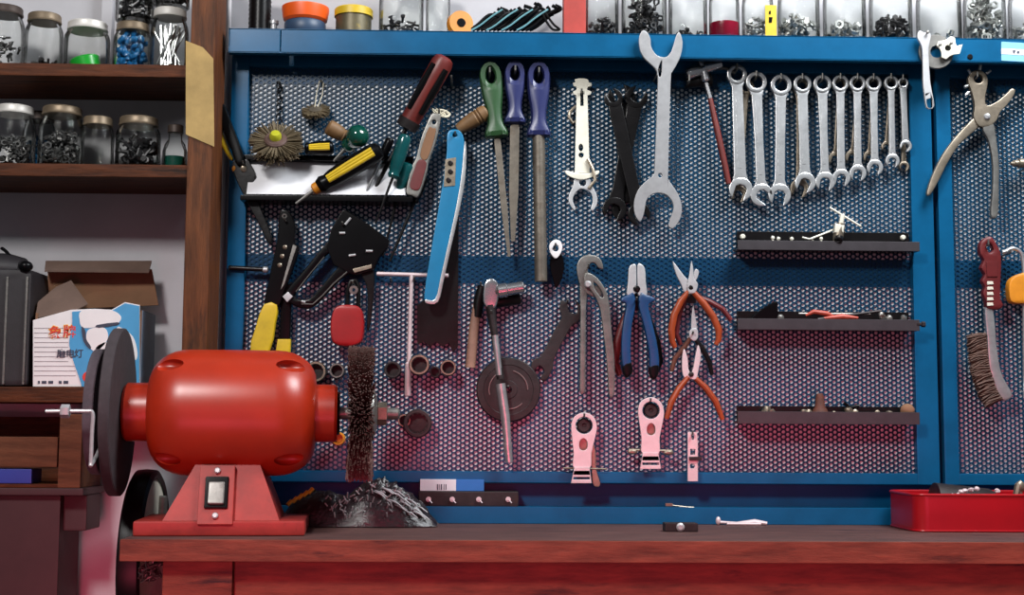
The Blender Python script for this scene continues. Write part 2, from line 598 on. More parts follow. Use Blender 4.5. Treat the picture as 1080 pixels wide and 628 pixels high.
# conduit
cx = P(235.5, 200, -0.02).x
mb = MB().rod((cx, -0.012, 0.02), (cx, -0.012, 2.3), 0.0045, 12)
one('conduit_pipe', 'thin white vertical pipe between the wooden post and the blue board', 'pipe', mb, 'conduit')
# pale batten on the wall behind the top jars
bx0, bx1 = P(107, 12, -0.015).x, P(118, 12, -0.015).x
o = MB().box((bx0, -0.014, P(100, 70, -0.01).z), (bx1, -0.0005, P(100, -60, -0.01).z), 0.001).build('trim_1', 'wall')
o['kind'] = 'structure'


# ------------------------------------------------------------------ jars
def pile(cx, cy, z, r, h, kind, n, sz):
    mb = MB()
    for k in range(n):
        a, q = random.uniform(0, 2 * PI), r * 0.86 * math.sqrt(random.random())
        hh = h * (1 - 0.45 * (q / r) ** 2) * random.random()
        c = Vector((cx + q * math.cos(a), cy + q * math.sin(a), z + sz * 0.6 + hh))
        d = Vector((random.gauss(0, 1), random.gauss(0, 1), random.gauss(0, 0.8))).normalized()
        if kind == 'nut':
            t = sz * 0.5
            mb.lathe(c - d * t / 2, c + d * t / 2, [(0, sz * 0.55), (0, sz), (t, sz), (t, sz * 0.55), (0, sz * 0.55)], 6)
        elif kind == 'bolt':
            mb.lathe(c - d * sz * 1.4, c + d * sz * 1.4, [(0, sz * 0.8), (sz * 0.5, sz * 0.8), (sz * 0.5, sz * 0.4), (sz * 2.8, sz * 0.38)], 6)
        elif kind == 'rod':
            d = Vector((random.uniform(-0.6, 0.6), random.uniform(-0.3, 0.3), 1)).normalized()
            c = Vector((cx + q * 0.6 * math.cos(a), cy + q * 0.6 * math.sin(a), z + h * 0.55))
            mb.rod(c - d * h * 0.48, c + d * h * 0.48, sz * 0.35, 6)
        elif kind == 'chip':
            mb.ell(c, (sz, sz * 0.7, sz * 0.6), (a, a * 2, a * 3), 8, 6, 0.15)
    return mb


def jar(x0, x1, ytop, zbase, Yc, lid, label, content=None, clabel=None, ccat=None, group=None, narrow=0.86, h=None, squat=1.0):
    px = (x0 + x1) / 2
    base = P(px, 100, Yc)
    r = (x1 - x0) / 2 * S(Yc)
    if h is None:
        h = P(px, ytop, Yc - r * 0.7).z - zbase
    c = Vector((base.x, Yc, zbase))
    e = E('glass_jar', label, 'jar', c, group)
    lh = min(0.17 * h, 0.014)
    g = MB()
    t = c + Vector((0, 0, 1))
    rn = r * narrow
    H = h - lh
    w = 0.0018
    g.lathe(c, t, [(0.0005, 0), (0.0005, r * 0.86), (0.05 * h, r * 0.985), (0.10 * h, r), (0.62 * h, r), (0.72 * h, r * 0.97), (0.80 * h, r * (narrow * 0.7 + 0.28)), (0.84 * h, rn * 0.95), (H + lh * 0.6, rn * 0.94),
                   (H + lh * 0.6, rn * 0.94 - w), (0.84 * h, rn * 0.95 - w), (0.72 * h, r * 0.97 - w), (0.62 * h, r - w), (0.10 * h, r - w), (0.05 * h, r * 0.95 - w), (0.0035, r * 0.84 - w), (0.0035, 0)], 36)
    g.build('jar_body', 'glass', e)
    l = MB()
    k = rn * 1.0
    l.lathe(c, t, [(H, k * 0.955), (H, k * 1.02), (H + lh * 0.15, k * 1.035), (H + lh * 0.3, k), (H + lh * 0.85, k), (H + lh, k * 0.95), (H + lh, k * 0.82), (H + lh * 0.86, k * 0.78), (H + lh * 0.86, 0)], 36)
    l.build('lid', 'jarlid_' + lid, e)
    if content:
        kind, m, frac, n, sz = content
        if kind == 'liquid':
            mb = MB().lathe(c, t, [(0.0045, 0), (0.0045, r * 0.82), (0.09 * h, r * 0.95), (frac * h, r * 0.955), (frac * h, 0)], 32)
        else:
            mb = pile(c.x, c.y, zbase + 0.004, r * 0.88, h * frac, kind, n, sz)
        one('jar_contents', clabel, ccat, mb, m, kind='stuff')
    return e


z1, z2, z3 = SH[0], SH[1], SH[2]
G1, G2, G3 = 'jars on the top wooden shelf', 'jars on the middle wooden shelf', 'jars along the blue steel shelf'
jar(-18, 23, 4, z1, -0.112, 'dark', 'tall clear jar with dark lid cut off at the left on the top shelf', ('bolt', 'nutmid', 0.5, 30, 0.005), 'grey bolts in the leftmost jar of the top shelf', 'bolts', G1)
jar(24, 64, 12, z1, -0.112, 'gold', 'nearly empty clear jar with tarnished lid, left of the jar holding green plastic', ('bolt', 'nutdark', 0.10, 9, 0.006), 'few dark plugs at the bottom of the nearly empty jar', 'plugs', G1)
jar(66, 114, 20, z1, -0.112, 'white', 'wide jar with white lid holding a green plastic cap', None, None, None, G1)
jar(118, 158, 22, z1, -0.112, 'gold', 'jar of bright blue plastic plugs on the top shelf', ('chip', 'bluestuff', 0.8, 120, 0.007), 'bright blue plugs inside the jar under the stacked jar', 'plugs', G1)
jar(157, 197, 7, z1, -0.112, 'white', 'tall jar of shiny metal pins right beside the wooden post', ('rod', 'steel', 0.70, 34, 0.005), 'shiny straight pins in the jar by the post', 'pins', G1)
# green cap lying in the third jar
c = P(92, 60, -0.112)
c.z = z1
mb = MB().lathe(c + Vector((0.000, 0, 0.0065)), c + Vector((-0.0075, -0.002, 0.034)), [(0, 0), (0, 0.024), (0.016, 0.025), (0.018, 0.023), (0.018, 0.0)], 28)
one('bottle_cap', 'bright green plastic cap lying inside the wide white-lidded jar', 'cap', mb, 'greenlid')
# stacked jars above
zj = z1 + (P(138, 22, -0.112 - 0.02).z - z1) + 0.001
jar(119, 160, 0, zj, -0.112, 'dark', 'jar of dark screws stacked on the jar of blue plugs', ('bolt', 'nutdark', 0.95, 200, 0.0058), 'dark screws in the stacked jar above the blue plugs', 'screws', G1, h=0.075)
zj = P(177, 7, -0.132).z + 0.001
jar(160, 197, 0, zj, -0.112, 'dark', 'dark filled jar stacked on the jar of shiny pins', ('nut', 'nutdark', 0.95, 190, 0.0062), 'dark nuts in the stacked jar above the shiny pins', 'nuts', G1, h=0.075)
# middle shelf
jar(-6, 39, 109.5, z2, -0.115, 'white', 'jar with white lid and dark metal bits at left of the middle shelf', ('nut', 'nutmid', 0.5, 60, 0.006), 'mixed grey nuts in the leftmost middle-shelf jar', 'nuts', G2)
jar(26, 60, 117, z2, -0.045, 'dark', 'jar of dull blue pieces behind the two left jars of the middle shelf', ('chip', 'bluestuff', 0.55, 70, 0.007), 'dull blue pieces in the jar at the back of the middle shelf', 'plugs', G2)
jar(43, 90, 110.5, z2, -0.115, 'gold', 'wide jar half full of hex nuts on the middle shelf', ('nut', 'nutmid', 0.6, 100, 0.0068), 'hex nuts heaped in the wide middle-shelf jar', 'nuts', G2)
jar(87, 122, 122, z2, -0.112, 'gold', 'empty clear jar in the middle of the middle shelf', None, None, None, G2)
jar(124, 171, 121.5, z2, -0.115, 'gold', 'wide jar of dark bolts beside the small bottle on the middle shelf', ('bolt', 'nutdark', 0.6, 90, 0.0065), 'dark bolts in the wide jar next to the small bottle', 'bolts', G2)
# small bottle
c = P(184.5, 160, -0.112)
c.z = z2
r = 13.0 * S(-0.112)
hb = P(185, 131, -0.122).z - z2
e = E('glass_bottle', 'small round-shouldered glass bottle beside the wooden post', 'bottle', c)
MB().lathe(c, c + Vector((0, 0, 1)), [(0, 0), (0, r * 0.9), (0.004, r), (hb * 0.42, r), (hb * 0.58, r * 0.82), (hb * 0.68, r * 0.56), (hb * 0.86, r * 0.55), (hb * 0.86, r * 0.48), (hb * 0.6, r * 0.6), (hb * 0.42, r * 0.9), (0.006, r * 0.9), (0.005, 0)], 28).build('bottle_body', 'glass', e)
MB().lathe(c, c + Vector((0, 0, 1)), [(hb * 0.82, r * 0.57), (hb * 0.83, r * 0.64), (hb * 0.98, r * 0.64), (hb, r * 0.58), (hb, 0)], 24).build('cap', 'jarlid_dark', e)
one('jar_contents', 'dark green liquid in the small bottle', 'liquid', MB().lathe(c, c + Vector((0, 0, 1)), [(0.007, 0), (0.007, r * 0.85), (hb * 0.3, r * 0.86), (hb * 0.3, 0)], 24), 'darkgreen', kind='stuff')

# blue steel shelf
YJ = -0.070
TJ = [
    (398, 446, 'gold', 'clear jar holding a few bits and a thin stick, left part of blue shelf', ('bolt', 'nutdark', 0.2, 26, 0.0055), 'few dark bits in the jar next to the old tin', 'bolts'),
    (448, 474, 'white', 'narrow pinkish empty jar behind the amber disc', None, None, None),
    (616, 653, 'white', 'jar with dark gravel-like bits just right of the red post', ('chip', 'nutdark', 0.28, 60, 0.0055), 'dark gravel-like bits in the jar right of the red post', 'bits'),
    (655, 704, 'white', 'jar heaped with black nuts above the big open wrench', ('nut', 'nutdark', 0.62, 120, 0.0065), 'heap of black nuts in the jar above the big wrench', 'nuts'),
    (705, 747, 'white', 'nearly empty jar left of the jar of red liquid', ('nut', 'nutdark', 0.09, 24, 0.005), 'thin layer of dark nuts in the nearly empty jar', 'nuts'),
    (748, 781, 'white', 'narrow jar with dark red liquid in its lower half', ('liquid', 'liquid', 0.30, 0, 0), 'dark red liquid in the narrow jar', 'liquid'),
    (783, 817, 'white', 'jar of tiny pale screws behind the yellow label strip', ('bolt', 'nutgrey', 0.36, 60, 0.0045), 'tiny pale screws in the jar with the yellow strip', 'screws'),
    (821, 866, 'white', 'jar of mixed grey bolts right of the yellow strip', ('bolt', 'nutgrey', 0.36, 80, 0.0062), 'mixed grey bolts in the jar right of the yellow strip', 'bolts'),
    (869, 915, 'white', 'jar with a low layer of large washers', ('nut', 'nutgrey', 0.26, 36, 0.0085), 'large washers and rings lying in a jar', 'washers'),
    (918, 964, 'white', 'jar with a slanted heap of dark bolts', ('bolt', 'nutdark', 0.34, 80, 0.0065), 'slanted heap of dark bolts in a jar', 'bolts'),
    (968, 1016, 'white', 'clear jar standing behind the hanging ring and wrench', ('nut', 'nutgrey', 0.08, 10, 0.007), 'few loose nuts in the jar behind the hanging ring', 'nuts'),
    (1018, 1063, 'white', 'jar packed full of shiny springs near the right edge', ('nut', 'nutgrey', 0.70, 150, 0.0075), 'shiny springs and rings packing the jar near the right edge', 'springs'),
    (1066, 1112, 'white', 'jar cut off by the right edge of the photo', ('bolt', 'nutgrey', 0.3, 50, 0.006), 'grey bolts in the jar cut off at the right edge', 'bolts'),
]
for (a, b, lid, lb, cont, cl, cc) in TJ:
    jar(a, b, 0, ZJ, YJ, lid, lb, cont, cl, cc, G3, narrow=0.8, h=0.118 if b - a > 36 else 0.105)
# yellow strip label
q0, q1 = P(807, 10, YL + 0.006), P(819, 10, YL + 0.006)
e = E('label_card', 'small yellow upright card between two screw jars on the blue shelf', 'card', (q0.x, YL + 0.008, ZJ))
MB().box((q0.x, YL + 0.0065, ZJ), (q1.x, YL + 0.0085, P(810, 4, YL).z), 0.0004).build('card', 'yellow', e)
MB().plate([(811, 12), (813, 11), (813, 15), (811, 15)], YL + 0.006, 0.0008).plate([(811, 18), (815, 18), (814, 24), (811, 24)], YL + 0.006, 0.0008).build('printed_mark', 'black', e)
# spool
c = P(274, 20, YJ)
c.z = ZJ
mb = MB().lathe(c, c + Vector((0, 0, 1)), [(0, 0.0)] + [(0.0 + 0.004 * k, 0.0185 + (0.0012 if k % 2 else 0)) for k in range(0, 24)] + [(0.096, 0)], 28)
one('thread_spool', 'black ribbed roll standing at the left end of the blue shelf', 'roll', mb, 'rubber')
# bits between
c = P(289, 22, YJ)
c.z = ZJ
one('metal_bushing', 'small pale metal bushing between black roll and orange cap', 'bushing', MB().lathe(c, c + Vector((0, 0, 1)), [(0, 0), (0, 0.006), (0.02, 0.006), (0.02, 0.008), (0.026, 0.008), (0.026, 0)], 16), 'plate')
# orange cap on blue tape
c = P(322, 20, YJ)
c.z = ZJ
one('tape_roll', 'dark blue roll lying under the orange dish on the blue shelf', 'roll', MB().lathe(c, c + Vector((0, 0, 1)), [(0, 0.012), (0, 0.034), (0.003, 0.036), (0.020, 0.036), (0.023, 0.034), (0.023, 0.012), (0, 0.012)], 32), 'bluedark')
one('plastic_dish', 'bright orange plastic dish on top of the dark blue roll', 'dish', MB().lathe(c + Vector((0, 0, 0.0235)), c + Vector((0.003, 0, 1)), [(0, 0), (0, 0.034), (0.004, 0.038), (0.022, 0.041), (0.026, 0.041), (0.026, 0.037), (0.006, 0.033), (0.006, 0)], 36), 'brightorange')
# tin
c = P(373, 20, YJ)
c.z = ZJ
e = E('tin_can', 'old dull tin can with worn yellow lettering on the blue shelf', 'can', c)
MB().lathe(c, c + Vector((0, 0, 1)), [(0, 0), (0, 0.031), (0.002, 0.0325), (0.004, 0.031), (0.036, 0.031), (0.036, 0)], 32).build('can_body', 'tin', e)
MB().lathe(c, c + Vector((0, 0, 1)), [(0.034, 0.0315), (0.034, 0.0335), (0.046, 0.0335), (0.048, 0.032), (0.048, 0)], 32).build('lid', 'yellow', e)
# amber disc
c = P(485, 18, YJ - 0.01)
c.z = ZJ + 0.022
e = E('amber_disc', 'amber round plastic reel standing on edge beside the coil of cable', 'reel', (c.x, c.y, ZJ))
MB().lathe(c + Vector((0.003, -0.009, 0)), c + Vector((-0.003, 0.009, 0)), [(0, 0.006), (0, 0.0215), (0.004, 0.022), (0.004, 0.016), (0.014, 0.016), (0.014, 0.022), (0.018, 0.0215), (0.018, 0.006), (0, 0.006)], 32).build('reel', 'amber', e)
MB().lathe(c + Vector((0.003, -0.0105, 0)), c + Vector((-0.003, 0.0105, 0)), [(0, 0), (0, 0.0075), (0.021, 0.0075), (0.021, 0)], 20).build('hub', 'black', e)
# hank of cables
mb = MB()
for k in range(16):
    y = YJ + random.uniform(-0.024, 0.024)
    x = 500 + k * 4.3
    h1 = 8 + random.uniform(-4, 4) + (k - 8) ** 2 * 0.05
    pts = [P(x - 6, 32, y), P(x + 3, 27, y), P(x + 16, 16, y), P(x + 27, h1 + 3, y), P(x + 22 + random.uniform(-4, 4), h1 - 1, y)]
    z_ = ZJ + 0.0036
    pts = [Vector((q.x, q.y, max(q.z, z_))) for q in pts]
    mb.tube(cr([tuple(q) for q in pts], 5, False), 0.0032, 7)
q = P(545, 20, YJ)
one('cable_bundle', 'bundle of dark rubber hoses lying left of the red post', 'hose bundle', mb, 'rubber', kind=None)
mb = MB()
for k in range(4):
    y = YJ - 0.026 - 0.001 * k
    x = 503 + k * 16
    pts = [P(x - 6, 32, y), P(x + 3, 27, y), P(x + 16, 17, y), P(x + 27, 10, y)]
    pts = [Vector((q.x, q.y, max(q.z, ZJ + 0.002))) for q in pts]
    mb.tube(cr([tuple(q) for q in pts], 5, False), 0.0016, 6)
one('wire_bundle', 'thin pale blue wires lying over the dark hoses on the blue shelf', 'wires', mb, mat('pale blue wire', (110, 160, 168), 0, 0.4))
mb = MB().tube(cr([tuple(Vector(P(a, b, YJ - 0.012))) for a, b in ((574, 13), (578, 18), (584, 26), (590, 31), (583, 31), (577, 24), (573, 16))], 5, True), 0.0022, 7, closed=True)
one('wire_loop', 'dark bent wire loop leaning at the left of the red post', 'wire', mb, 'dark')
mb = MB()
for k in range(11):
    mb.lathe(P(512 + k * 4.6, 0, YJ + 0.002), P(512 + k * 4.6 + 4, 2, YJ + 0.002), [(0, 0.007), (0.002, 0.0135), (0.006, 0.0135), (0.0072, 0.007)], 12)
# red post
q0, q1 = P(594.5, 10, -0.10), P(618, 10, -0.10)
one('red_block', 'upright brick red wooden block standing among the jars on the blue shelf', 'block', MB().box((q0.x, -0.10, ZJ), (q1.x, -0.065, ZJ + 0.12), 0.0015), 'brickred')

# ------------------------------------------------------------------ things on the third shelf
# cardboard box
YB = -0.136
bx0, bx1 = P(35, 400, YB).x, P(147.5, 400, YB).x
ztop = P(100, 327, YB).z
e = E('cardboard_box', 'open cardboard carton printed white and blue with red characters, on the lowest shelf', 'box', ((bx0 + bx1) / 2, -0.10, z3))
b = MB()
t = 0.003
b.box((bx0, YB, z3), (bx0 + t, -0.045, ztop - 0.006)).box((bx1 - t, YB + t, z3), (bx1, -0.045, ztop))
b.box((bx0, -0.045 - t, z3), (bx1, -0.045, ztop)).box((bx0, YB, z3), (bx1, -0.045, z3 + t))
b.build('carton_body', 'card', e)
Yp = YB - 0.001
MB().plate([(35, 338), (75, 327), (100, 326), (118, 327), (132, 319), (147.5, 322), (147.5, 408), (35, 408)], YB + 0.001, 0.003, bev=0.0002).build('front_panel', 'white', e)
fp = bpy.data.objects['front_panel']
MB().plate(cr([(76, 329), (76, 345), (73, 362), (77, 380), (84, 400), (86, 408)], 4, False) + [(147, 408), (147, 323), (132, 320), (118, 328), (100, 327)], Yp, 0.0008, bev=0.0002).build('blue_print', 'boxblue', fp)
sd = MB().box((bx1 - 0.0004, YB + 0.002, z3), (bx1 + 0.0012, -0.045, ztop))
sd.build('side_panel', 'boxside', e)
# picture of lamp parts (plain pale shapes)
MB().plate(cr([(86, 328), (108, 327), (122, 329), (128, 336), (121, 343), (104, 345), (88, 346), (84, 338)], 4), Yp - 0.0007, 0.0006, bev=0.0001) \
    .plate(cr([(95, 347), (110, 346), (114, 356), (108, 366), (100, 371), (93, 364), (91, 354)], 4), Yp - 0.0007, 0.0006, bev=0.0001) \
    .plate(cr([(103, 365), (116, 361), (118, 375), (113, 388), (103, 386), (100, 374)], 4), Yp - 0.0007, 0.0006, bev=0.0001) \
    .plate(cr([(126, 345), (140, 355), (145, 372), (143, 380), (137, 372), (132, 358), (124, 349)], 4), Yp - 0.0007, 0.0006, bev=0.0001).build('printed_picture', 'white', fp)
MB().plate(cr([(86, 345), (90, 349), (91, 358), (96, 366), (94, 368), (88, 360)], 3), Yp - 0.0012, 0.0005, bev=0.0001).plate(cr([(102, 343), (124, 340), (124, 343), (104, 346)], 2), Yp - 0.0012, 0.0005, bev=0.0001).build('printed_outline', 'printdark', fp)
MB().plate(circ(93, 398, 6, 20), Yp - 0.0007, 0.0006, bev=0.0001).build('round_mark', 'printred', fp)
MB().plate(circ(95, 398, 3, 12, 5), Yp - 0.0012, 0.0005, bev=0.0001).build('round_mark_centre', 'white', fp)
ln = MB()
for k in range(11):
    y = 346 + k * 5
    ln.plate([(36, y), (72 if k < 8 else 80, y), (72 if k < 8 else 80, y + 0.6), (36, y + 0.6)], YB - 0.0009, 0.0004, bev=0)
ln.build('printed_lines', mat('grey print', (170, 164, 170)), fp)


def text(s, px, py, hpx, Y, m, parent, off=0.0, th=0.0004):
    cu = bpy.data.curves.new('text', 'FONT')
    cu.body = s
    cu.size = hpx * S(Y)
    cu.offset = off
    cu.extrude = th / 2
    ob = bpy.data.objects.new('text', cu)
    me = bpy.data.meshes.new_from_object(ob)
    o0 = P(px, py, Y)
    mb = MB().add([(v.co.x + o0.x, Y - v.co.z, v.co.y + o0.z) for v in me.vertices], [tuple(p.vertices) for p in me.polygons])
    bpy.data.objects.remove(ob)
    bpy.data.meshes.remove(me)
    if mb.v:
        mb.build('lettering', m, parent)


for i, (ch, x, y, h) in enumerate((('象', 51.0, 356, 14), ('牌', 66.0, 355, 14))):
    text(ch, x, y, h, YB - 0.0008, 'printyellow', fp, 0.0012)
    text(ch, x, y, h, YB - 0.0013, 'printred', fp, 0.0003)
for ch, x in (('磨', 59.5), ('电', 69.0), ('灯', 78.0)):
    text(ch, x, 376.5, 9.6, YB - 0.0018, 'printdark', fp, 0.0002)
mk = MB()
for x0_, x1_ in ((40, 42), (44, 49), (51, 56), (62, 65), (67, 72)):
    mk.plate([(x0_, 402), (x1_, 402), (x1_, 405), (x0_, 405)], YB - 0.0009, 0.0004, bev=0)
mk.build('printed_line_marks', 'printdark', fp)
# flaps
mb = MB()
zf = P(100, 283, -0.046).z
qa, qb, qc, qd = P(52, 327, -0.049), P(167, 322, -0.049), P(160, 284, -0.052), P(50, 283, -0.060)


def slab(mb, quad, n, t=0.003):
    n = Vector(n).normalized() * t
    k = len(quad)
    vs = list(quad) + [q + n for q in quad]
    fs = [tuple(range(k)), tuple(range(2 * k - 1, k - 1, -1))] + [(i, i + k, (i + 1) % k + k, (i + 1) % k) for i in range(k)]
    return mb.add(vs, fs)


slab(mb, [qa, qb, qc, qd], (0, 1, 0))
mb.build('back_flap', 'card', e)
mb = MB()
slab(mb, [P(47, 287, -0.085), P(157, 288, -0.080), P(160, 277, -0.054), P(48, 277, -0.060)], (0, 0, 1), 0.003)
mb.build('flap_tip', 'carddark', e)
mb = MB()
slab(mb, [P(37, 336, -0.134), P(82, 327, -0.130), P(92, 322, -0.10), P(74, 297, -0.09), P(58, 304, -0.10), P(40, 319, -0.12)], (0.2, 0.5, 0.6), 0.003)
mb.build('torn_flap', 'carddark', e)
# black case
q0, q1 = P(-60, 400, -0.14).x, P(29.5, 400, -0.14).x
e = E('black_case', 'black soft case with a curled strap at the left end of the lowest shelf', 'case', ((q0 + q1) / 2, -0.11, z3))
MB().box((q0, -0.14, z3), (q1, -0.03, P(10, 283, -0.14).z), 0.012).build('case_body', 'bagblack', e)
MB().lathe(P(-60, 283, -0.085), P(31, 286, -0.085), [(0, 0.0), (0.004, 0.045), (0.11, 0.047), (0.136, 0.036), (0.140, 0)], 24, (0.6, 1)).build('rolled_top', 'bagblack', e)
for x in (4, 25):
    MB().box((P(x, 350, -0.144).x, -0.1435, z3 + 0.004), (P(x + 2.2, 350, -0.144).x, -0.1395, P(x, 292, -0.144).z), 0.0006).build('metal_edge', 'greysteel', e)
MB().tube(cr([tuple(P(*q)) for q in ((2, 262, -0.10), (7, 266, -0.10), (14, 276, -0.10), (17, 284, -0.10))], 5, False), 0.0028, 8, 2.5).build('strap', 'rubber', e)
MB().ell(P(27, 281, -0.14), (0.012, 0.012, 0.009)).build('strap_knob', 'rubber', e)

# ------------------------------------------------------------------ below the shelf: crate on a cabinet
YC = -0.155
zc1, zc0 = P(60, 437, YC).z, P(60, 515, YC).z
cx0, cx1 = P(-70, 470, YC).x, P(86, 470, YC).x
xp = P(62, 470, YC).x
e = E('wooden_crate', 'rough open wooden crate below the lowest shelf at the left', 'crate', ((cx0 + cx1) / 2, -0.12, zc0))
MB().box((xp, YC, zc0), (cx1, YC + 0.035, zc1), 0.002).build('corner_post', 'crate', e)
MB().box((cx0, YC + 0.004, P(30, 493, YC).z), (P(60, 470, YC).x, YC + 0.016, P(30, 461, YC).z), 0.0015).build('front_board', 'crate', e)
MB().box((P(54, 450, YC).x, YC + 0.05, zc0), (xp - 0.0005, YC + 0.065, P(60, 438, YC).z), 0.001).build('inner_strut', 'crate', e)
MB().box((cx0, YC + 0.003, zc0), (cx1 - 0.001, -0.03, zc0 + 0.006), 0.001).build('bottom_board', 'wood', e)
MB().box((cx1 - 0.012, YC + 0.034, zc0 + 0.006), (cx1 - 0.001, -0.03, zc1 - 0.01), 0.001).build('side_board', 'crate', e)
MB().box((cx0, -0.042, zc0 + 0.006), (cx1 - 0.012, -0.031, zc1 - 0.004), 0.001).build('back_board', 'wood', e)
mb = MB().box((P(-60, 500, YC).x, YC + 0.006, zc0 + 0.0065), (P(32, 500, YC).x, YC + 0.06, P(20, 495, YC + 0.006).z), 0.002)
one('blue_bin', 'small blue plastic bin inside the bottom of the wooden crate', 'bin', mb, 'bluebin')
e = E('cabinet', 'dark brown cabinet under the wooden crate at the lower left', 'cabinet', (cx0 + 0.1, -0.12, 0))
MB().box((cx0, YC + 0.01, 0), (P(60, 580, YC).x, -0.03, zc0 - 0.012), 0.003).build('cabinet_body', 'cabinet', e)
MB().box((cx0, YC - 0.002, zc0 - 0.012), (P(88, 520, YC).x, -0.028, zc0 - 0.0002), 0.002).build('cabinet_top', 'cabinet', e)
MB().box((P(60, 540, YC).x - 0.002, YC + 0.03, P(70, 562, YC).z), (P(86, 540, YC).x, -0.04, zc0 - 0.012), 0.004).build('side_bracket', 'cabinet', e)

# ------------------------------------------------------------------ big wheel at the bench end
wr_ = 0.145
wc = Vector((xbl - 0.030, -0.150, P(150, 495, -0.15).z - wr_))
e = E('cart_wheel', 'dark rimmed wheel with pale web standing beside the left bench end', 'wheel', (wc.x, wc.y, wc.z - wr_), rz=R(3))
c = Vector((0, 0, wr_))
ax = Vector((1, 0, 0))
MB().lathe(c - ax * 0.018, c + ax * 0.018, [(0.002, wr_ * 0.89), (0.0, wr_ * 0.94), (0.004, wr_ * 0.99), (0.018, wr_), (0.032, wr_ * 0.99), (0.036, wr_ * 0.94), (0.034, wr_ * 0.89), (0.002, wr_ * 0.89)], 64).build('tyre', 'rubber', e, True)
MB().lathe(c - ax * 0.018, c + ax * 0.018, [(0.006, 0.0), (0.006, wr_ * 0.9), (0.031, wr_ * 0.9), (0.030, 0.05), (0.034, 0.04), (0.034, 0.0)], 64).build('wheel_disc', 'ivory', e, True)
MB().rod(c - ax * 0.03, c + ax * (lx0 - wc.x + 0.0004), 0.010, 16).build('axle', 'dark', e, True)
# tangled wire under bench end
mb = MB()
q = P(160, 600, -0.36)
pts = []
for k in range(70):
    pts.append((q.x + random.uniform(-0.017, 0.014), q.y + random.uniform(-0.02, 0.02), q.z - 0.004 + random.uniform(-0.016, 0.016)))
mb.tube(cr(pts, 4, False), 0.0011, 5)
mb.tube([(q.x, q.y, q.z), (q.x + 0.003, q.y, BZ - 0.033)], 0.0011, 5)
one('wire_tangle', 'tangled knot of shiny wire hanging under the left bench end', 'wire', mb, 'greysteel')


# ------------------------------------------------------------------ hanging tools
def hook(px, py, of, Y=-0.088, dz=0.006):
    a = P(px, py, Y)
    a0 = Vector((a.x, -0.044, a.z))
    mb = MB().tube([a0, Vector((a.x, Y + 0.004, a.z)), Vector((a.x, Y, a.z + 0.002)), Vector((a.x, Y - 0.001, a.z + dz))], 0.0017, 8)
    return one('peg_hook', 'small steel peg hook carrying the ' + of, 'hook', mb, 'greysteel', 'peg hooks on the tool boards')


def jaw_end(x, y, ang, Rr, slot, depth=0.25, n=22):
    # outline of an open-end jaw at (x, y); ang = direction of the opening (photo degrees, y down)
    w = slot / 2
    a0 = math.asin(min(0.95, w / Rr))
    pts = [(Rr * math.cos(a), Rr * math.sin(a)) for a in [a0 + (2 * PI - 2 * a0) * k / n for k in range(n + 1)]]
    pts += [(-depth * Rr * 0.6, -w), (-depth * Rr * 1.5, -w * 0.45), (-depth * Rr * 1.5, w * 0.45), (-depth * Rr * 0.6, w)]
    c, s = math.cos(R(ang)), math.sin(R(ang))
    return [(x + c * u - s * v, y + s * u + c * v) for u, v in pts]


def combo(mb, x0, y0, x1, y1, rr, ro, w0, w1, Y, off=15):
    f = Fr(x0, y0, x1, y1)
    ang = math.degrees(math.atan2(y1 - y0, x1 - x0))
    mb.plate(circ(x0, y0, rr, 24), Y, 0.0095, [circ(x0, y0, rr * 0.62, 12)], 0.0016)
    L = f.L
    mb.plate(f.m([(rr * 0.7, -w0 * 0.75), (rr * 1.25, -w0 * 0.52), (L * 0.5, -w1 * 0.47), (L - ro * 1.3, -w1 * 0.5), (L - ro * 0.55, -ro * 0.72), (L - ro * 0.55, ro * 0.72), (L - ro * 1.3, w1 * 0.5), (L * 0.5, w1 * 0.47), (rr * 1.25, w0 * 0.52), (rr * 0.7, w0 * 0.75)]), Y, 0.0062, bev=0.002)
    mb.plate(f.m([(rr * 1.7, -w0 * 0.18), (L - ro * 1.8, -w1 * 0.18), (L - ro * 1.8, w1 * 0.18), (rr * 1.7, w0 * 0.18)]), Y - 0.0030, 0.0014, bev=0.0004)
    mb.plate(jaw_end(x1, y1, ang + off, ro, ro * 0.95), Y, 0.0075, bev=0.0016)
    return mb


GW = 'row of combination wrenches'
WR = [  # ring x,y, jaw x,y, ring r, jaw r, shank widths, jaw turn, label
    (777, 79, 781, 200, 10.5, 12.5, 11, 13, 20, 'longest bright combination wrench, leftmost of the hanging row, next to the red rod'),
    (797.5, 87, 803, 206, 11, 12, 11, 10, -50, 'second combination wrench of the row, its open end turned sideways to the right'),
    (823.5, 90, 822, 206, 11, 12, 11, 11, 12, 'third combination wrench of the row from the red rod'),
    (846, 89, 849, 193, 9.5, 11, 10.5, 11, 25, 'fourth combination wrench of the row, thick shank with doubled ring'),
    (867, 89, 870, 192, 9.5, 10.5, 10, 9, 12, 'fifth combination wrench of the row, right of the thick shanked one'),
    (886, 88.5, 887, 188, 8.8, 9.5, 8.5, 8.5, 12, 'sixth combination wrench, in the middle right of the hanging row'),
    (904, 88.5, 904.5, 183, 8.6, 9, 8.2, 8.2, 12, 'fifth combination wrench counted from the right end of the row'),
    (921, 88.5, 922.5, 177, 8.4, 8.6, 8.5, 8, 15, 'fourth combination wrench counted from the right end of the row'),
    (939.5, 88, 941, 170, 7.6, 7.6, 7, 7, 12, 'third small combination wrench from the blue upright'),
    (952, 88, 955, 154.5, 5.6, 6.4, 7, 7, 35, 'shortest combination wrench, hanging nearest the blue upright'),
]
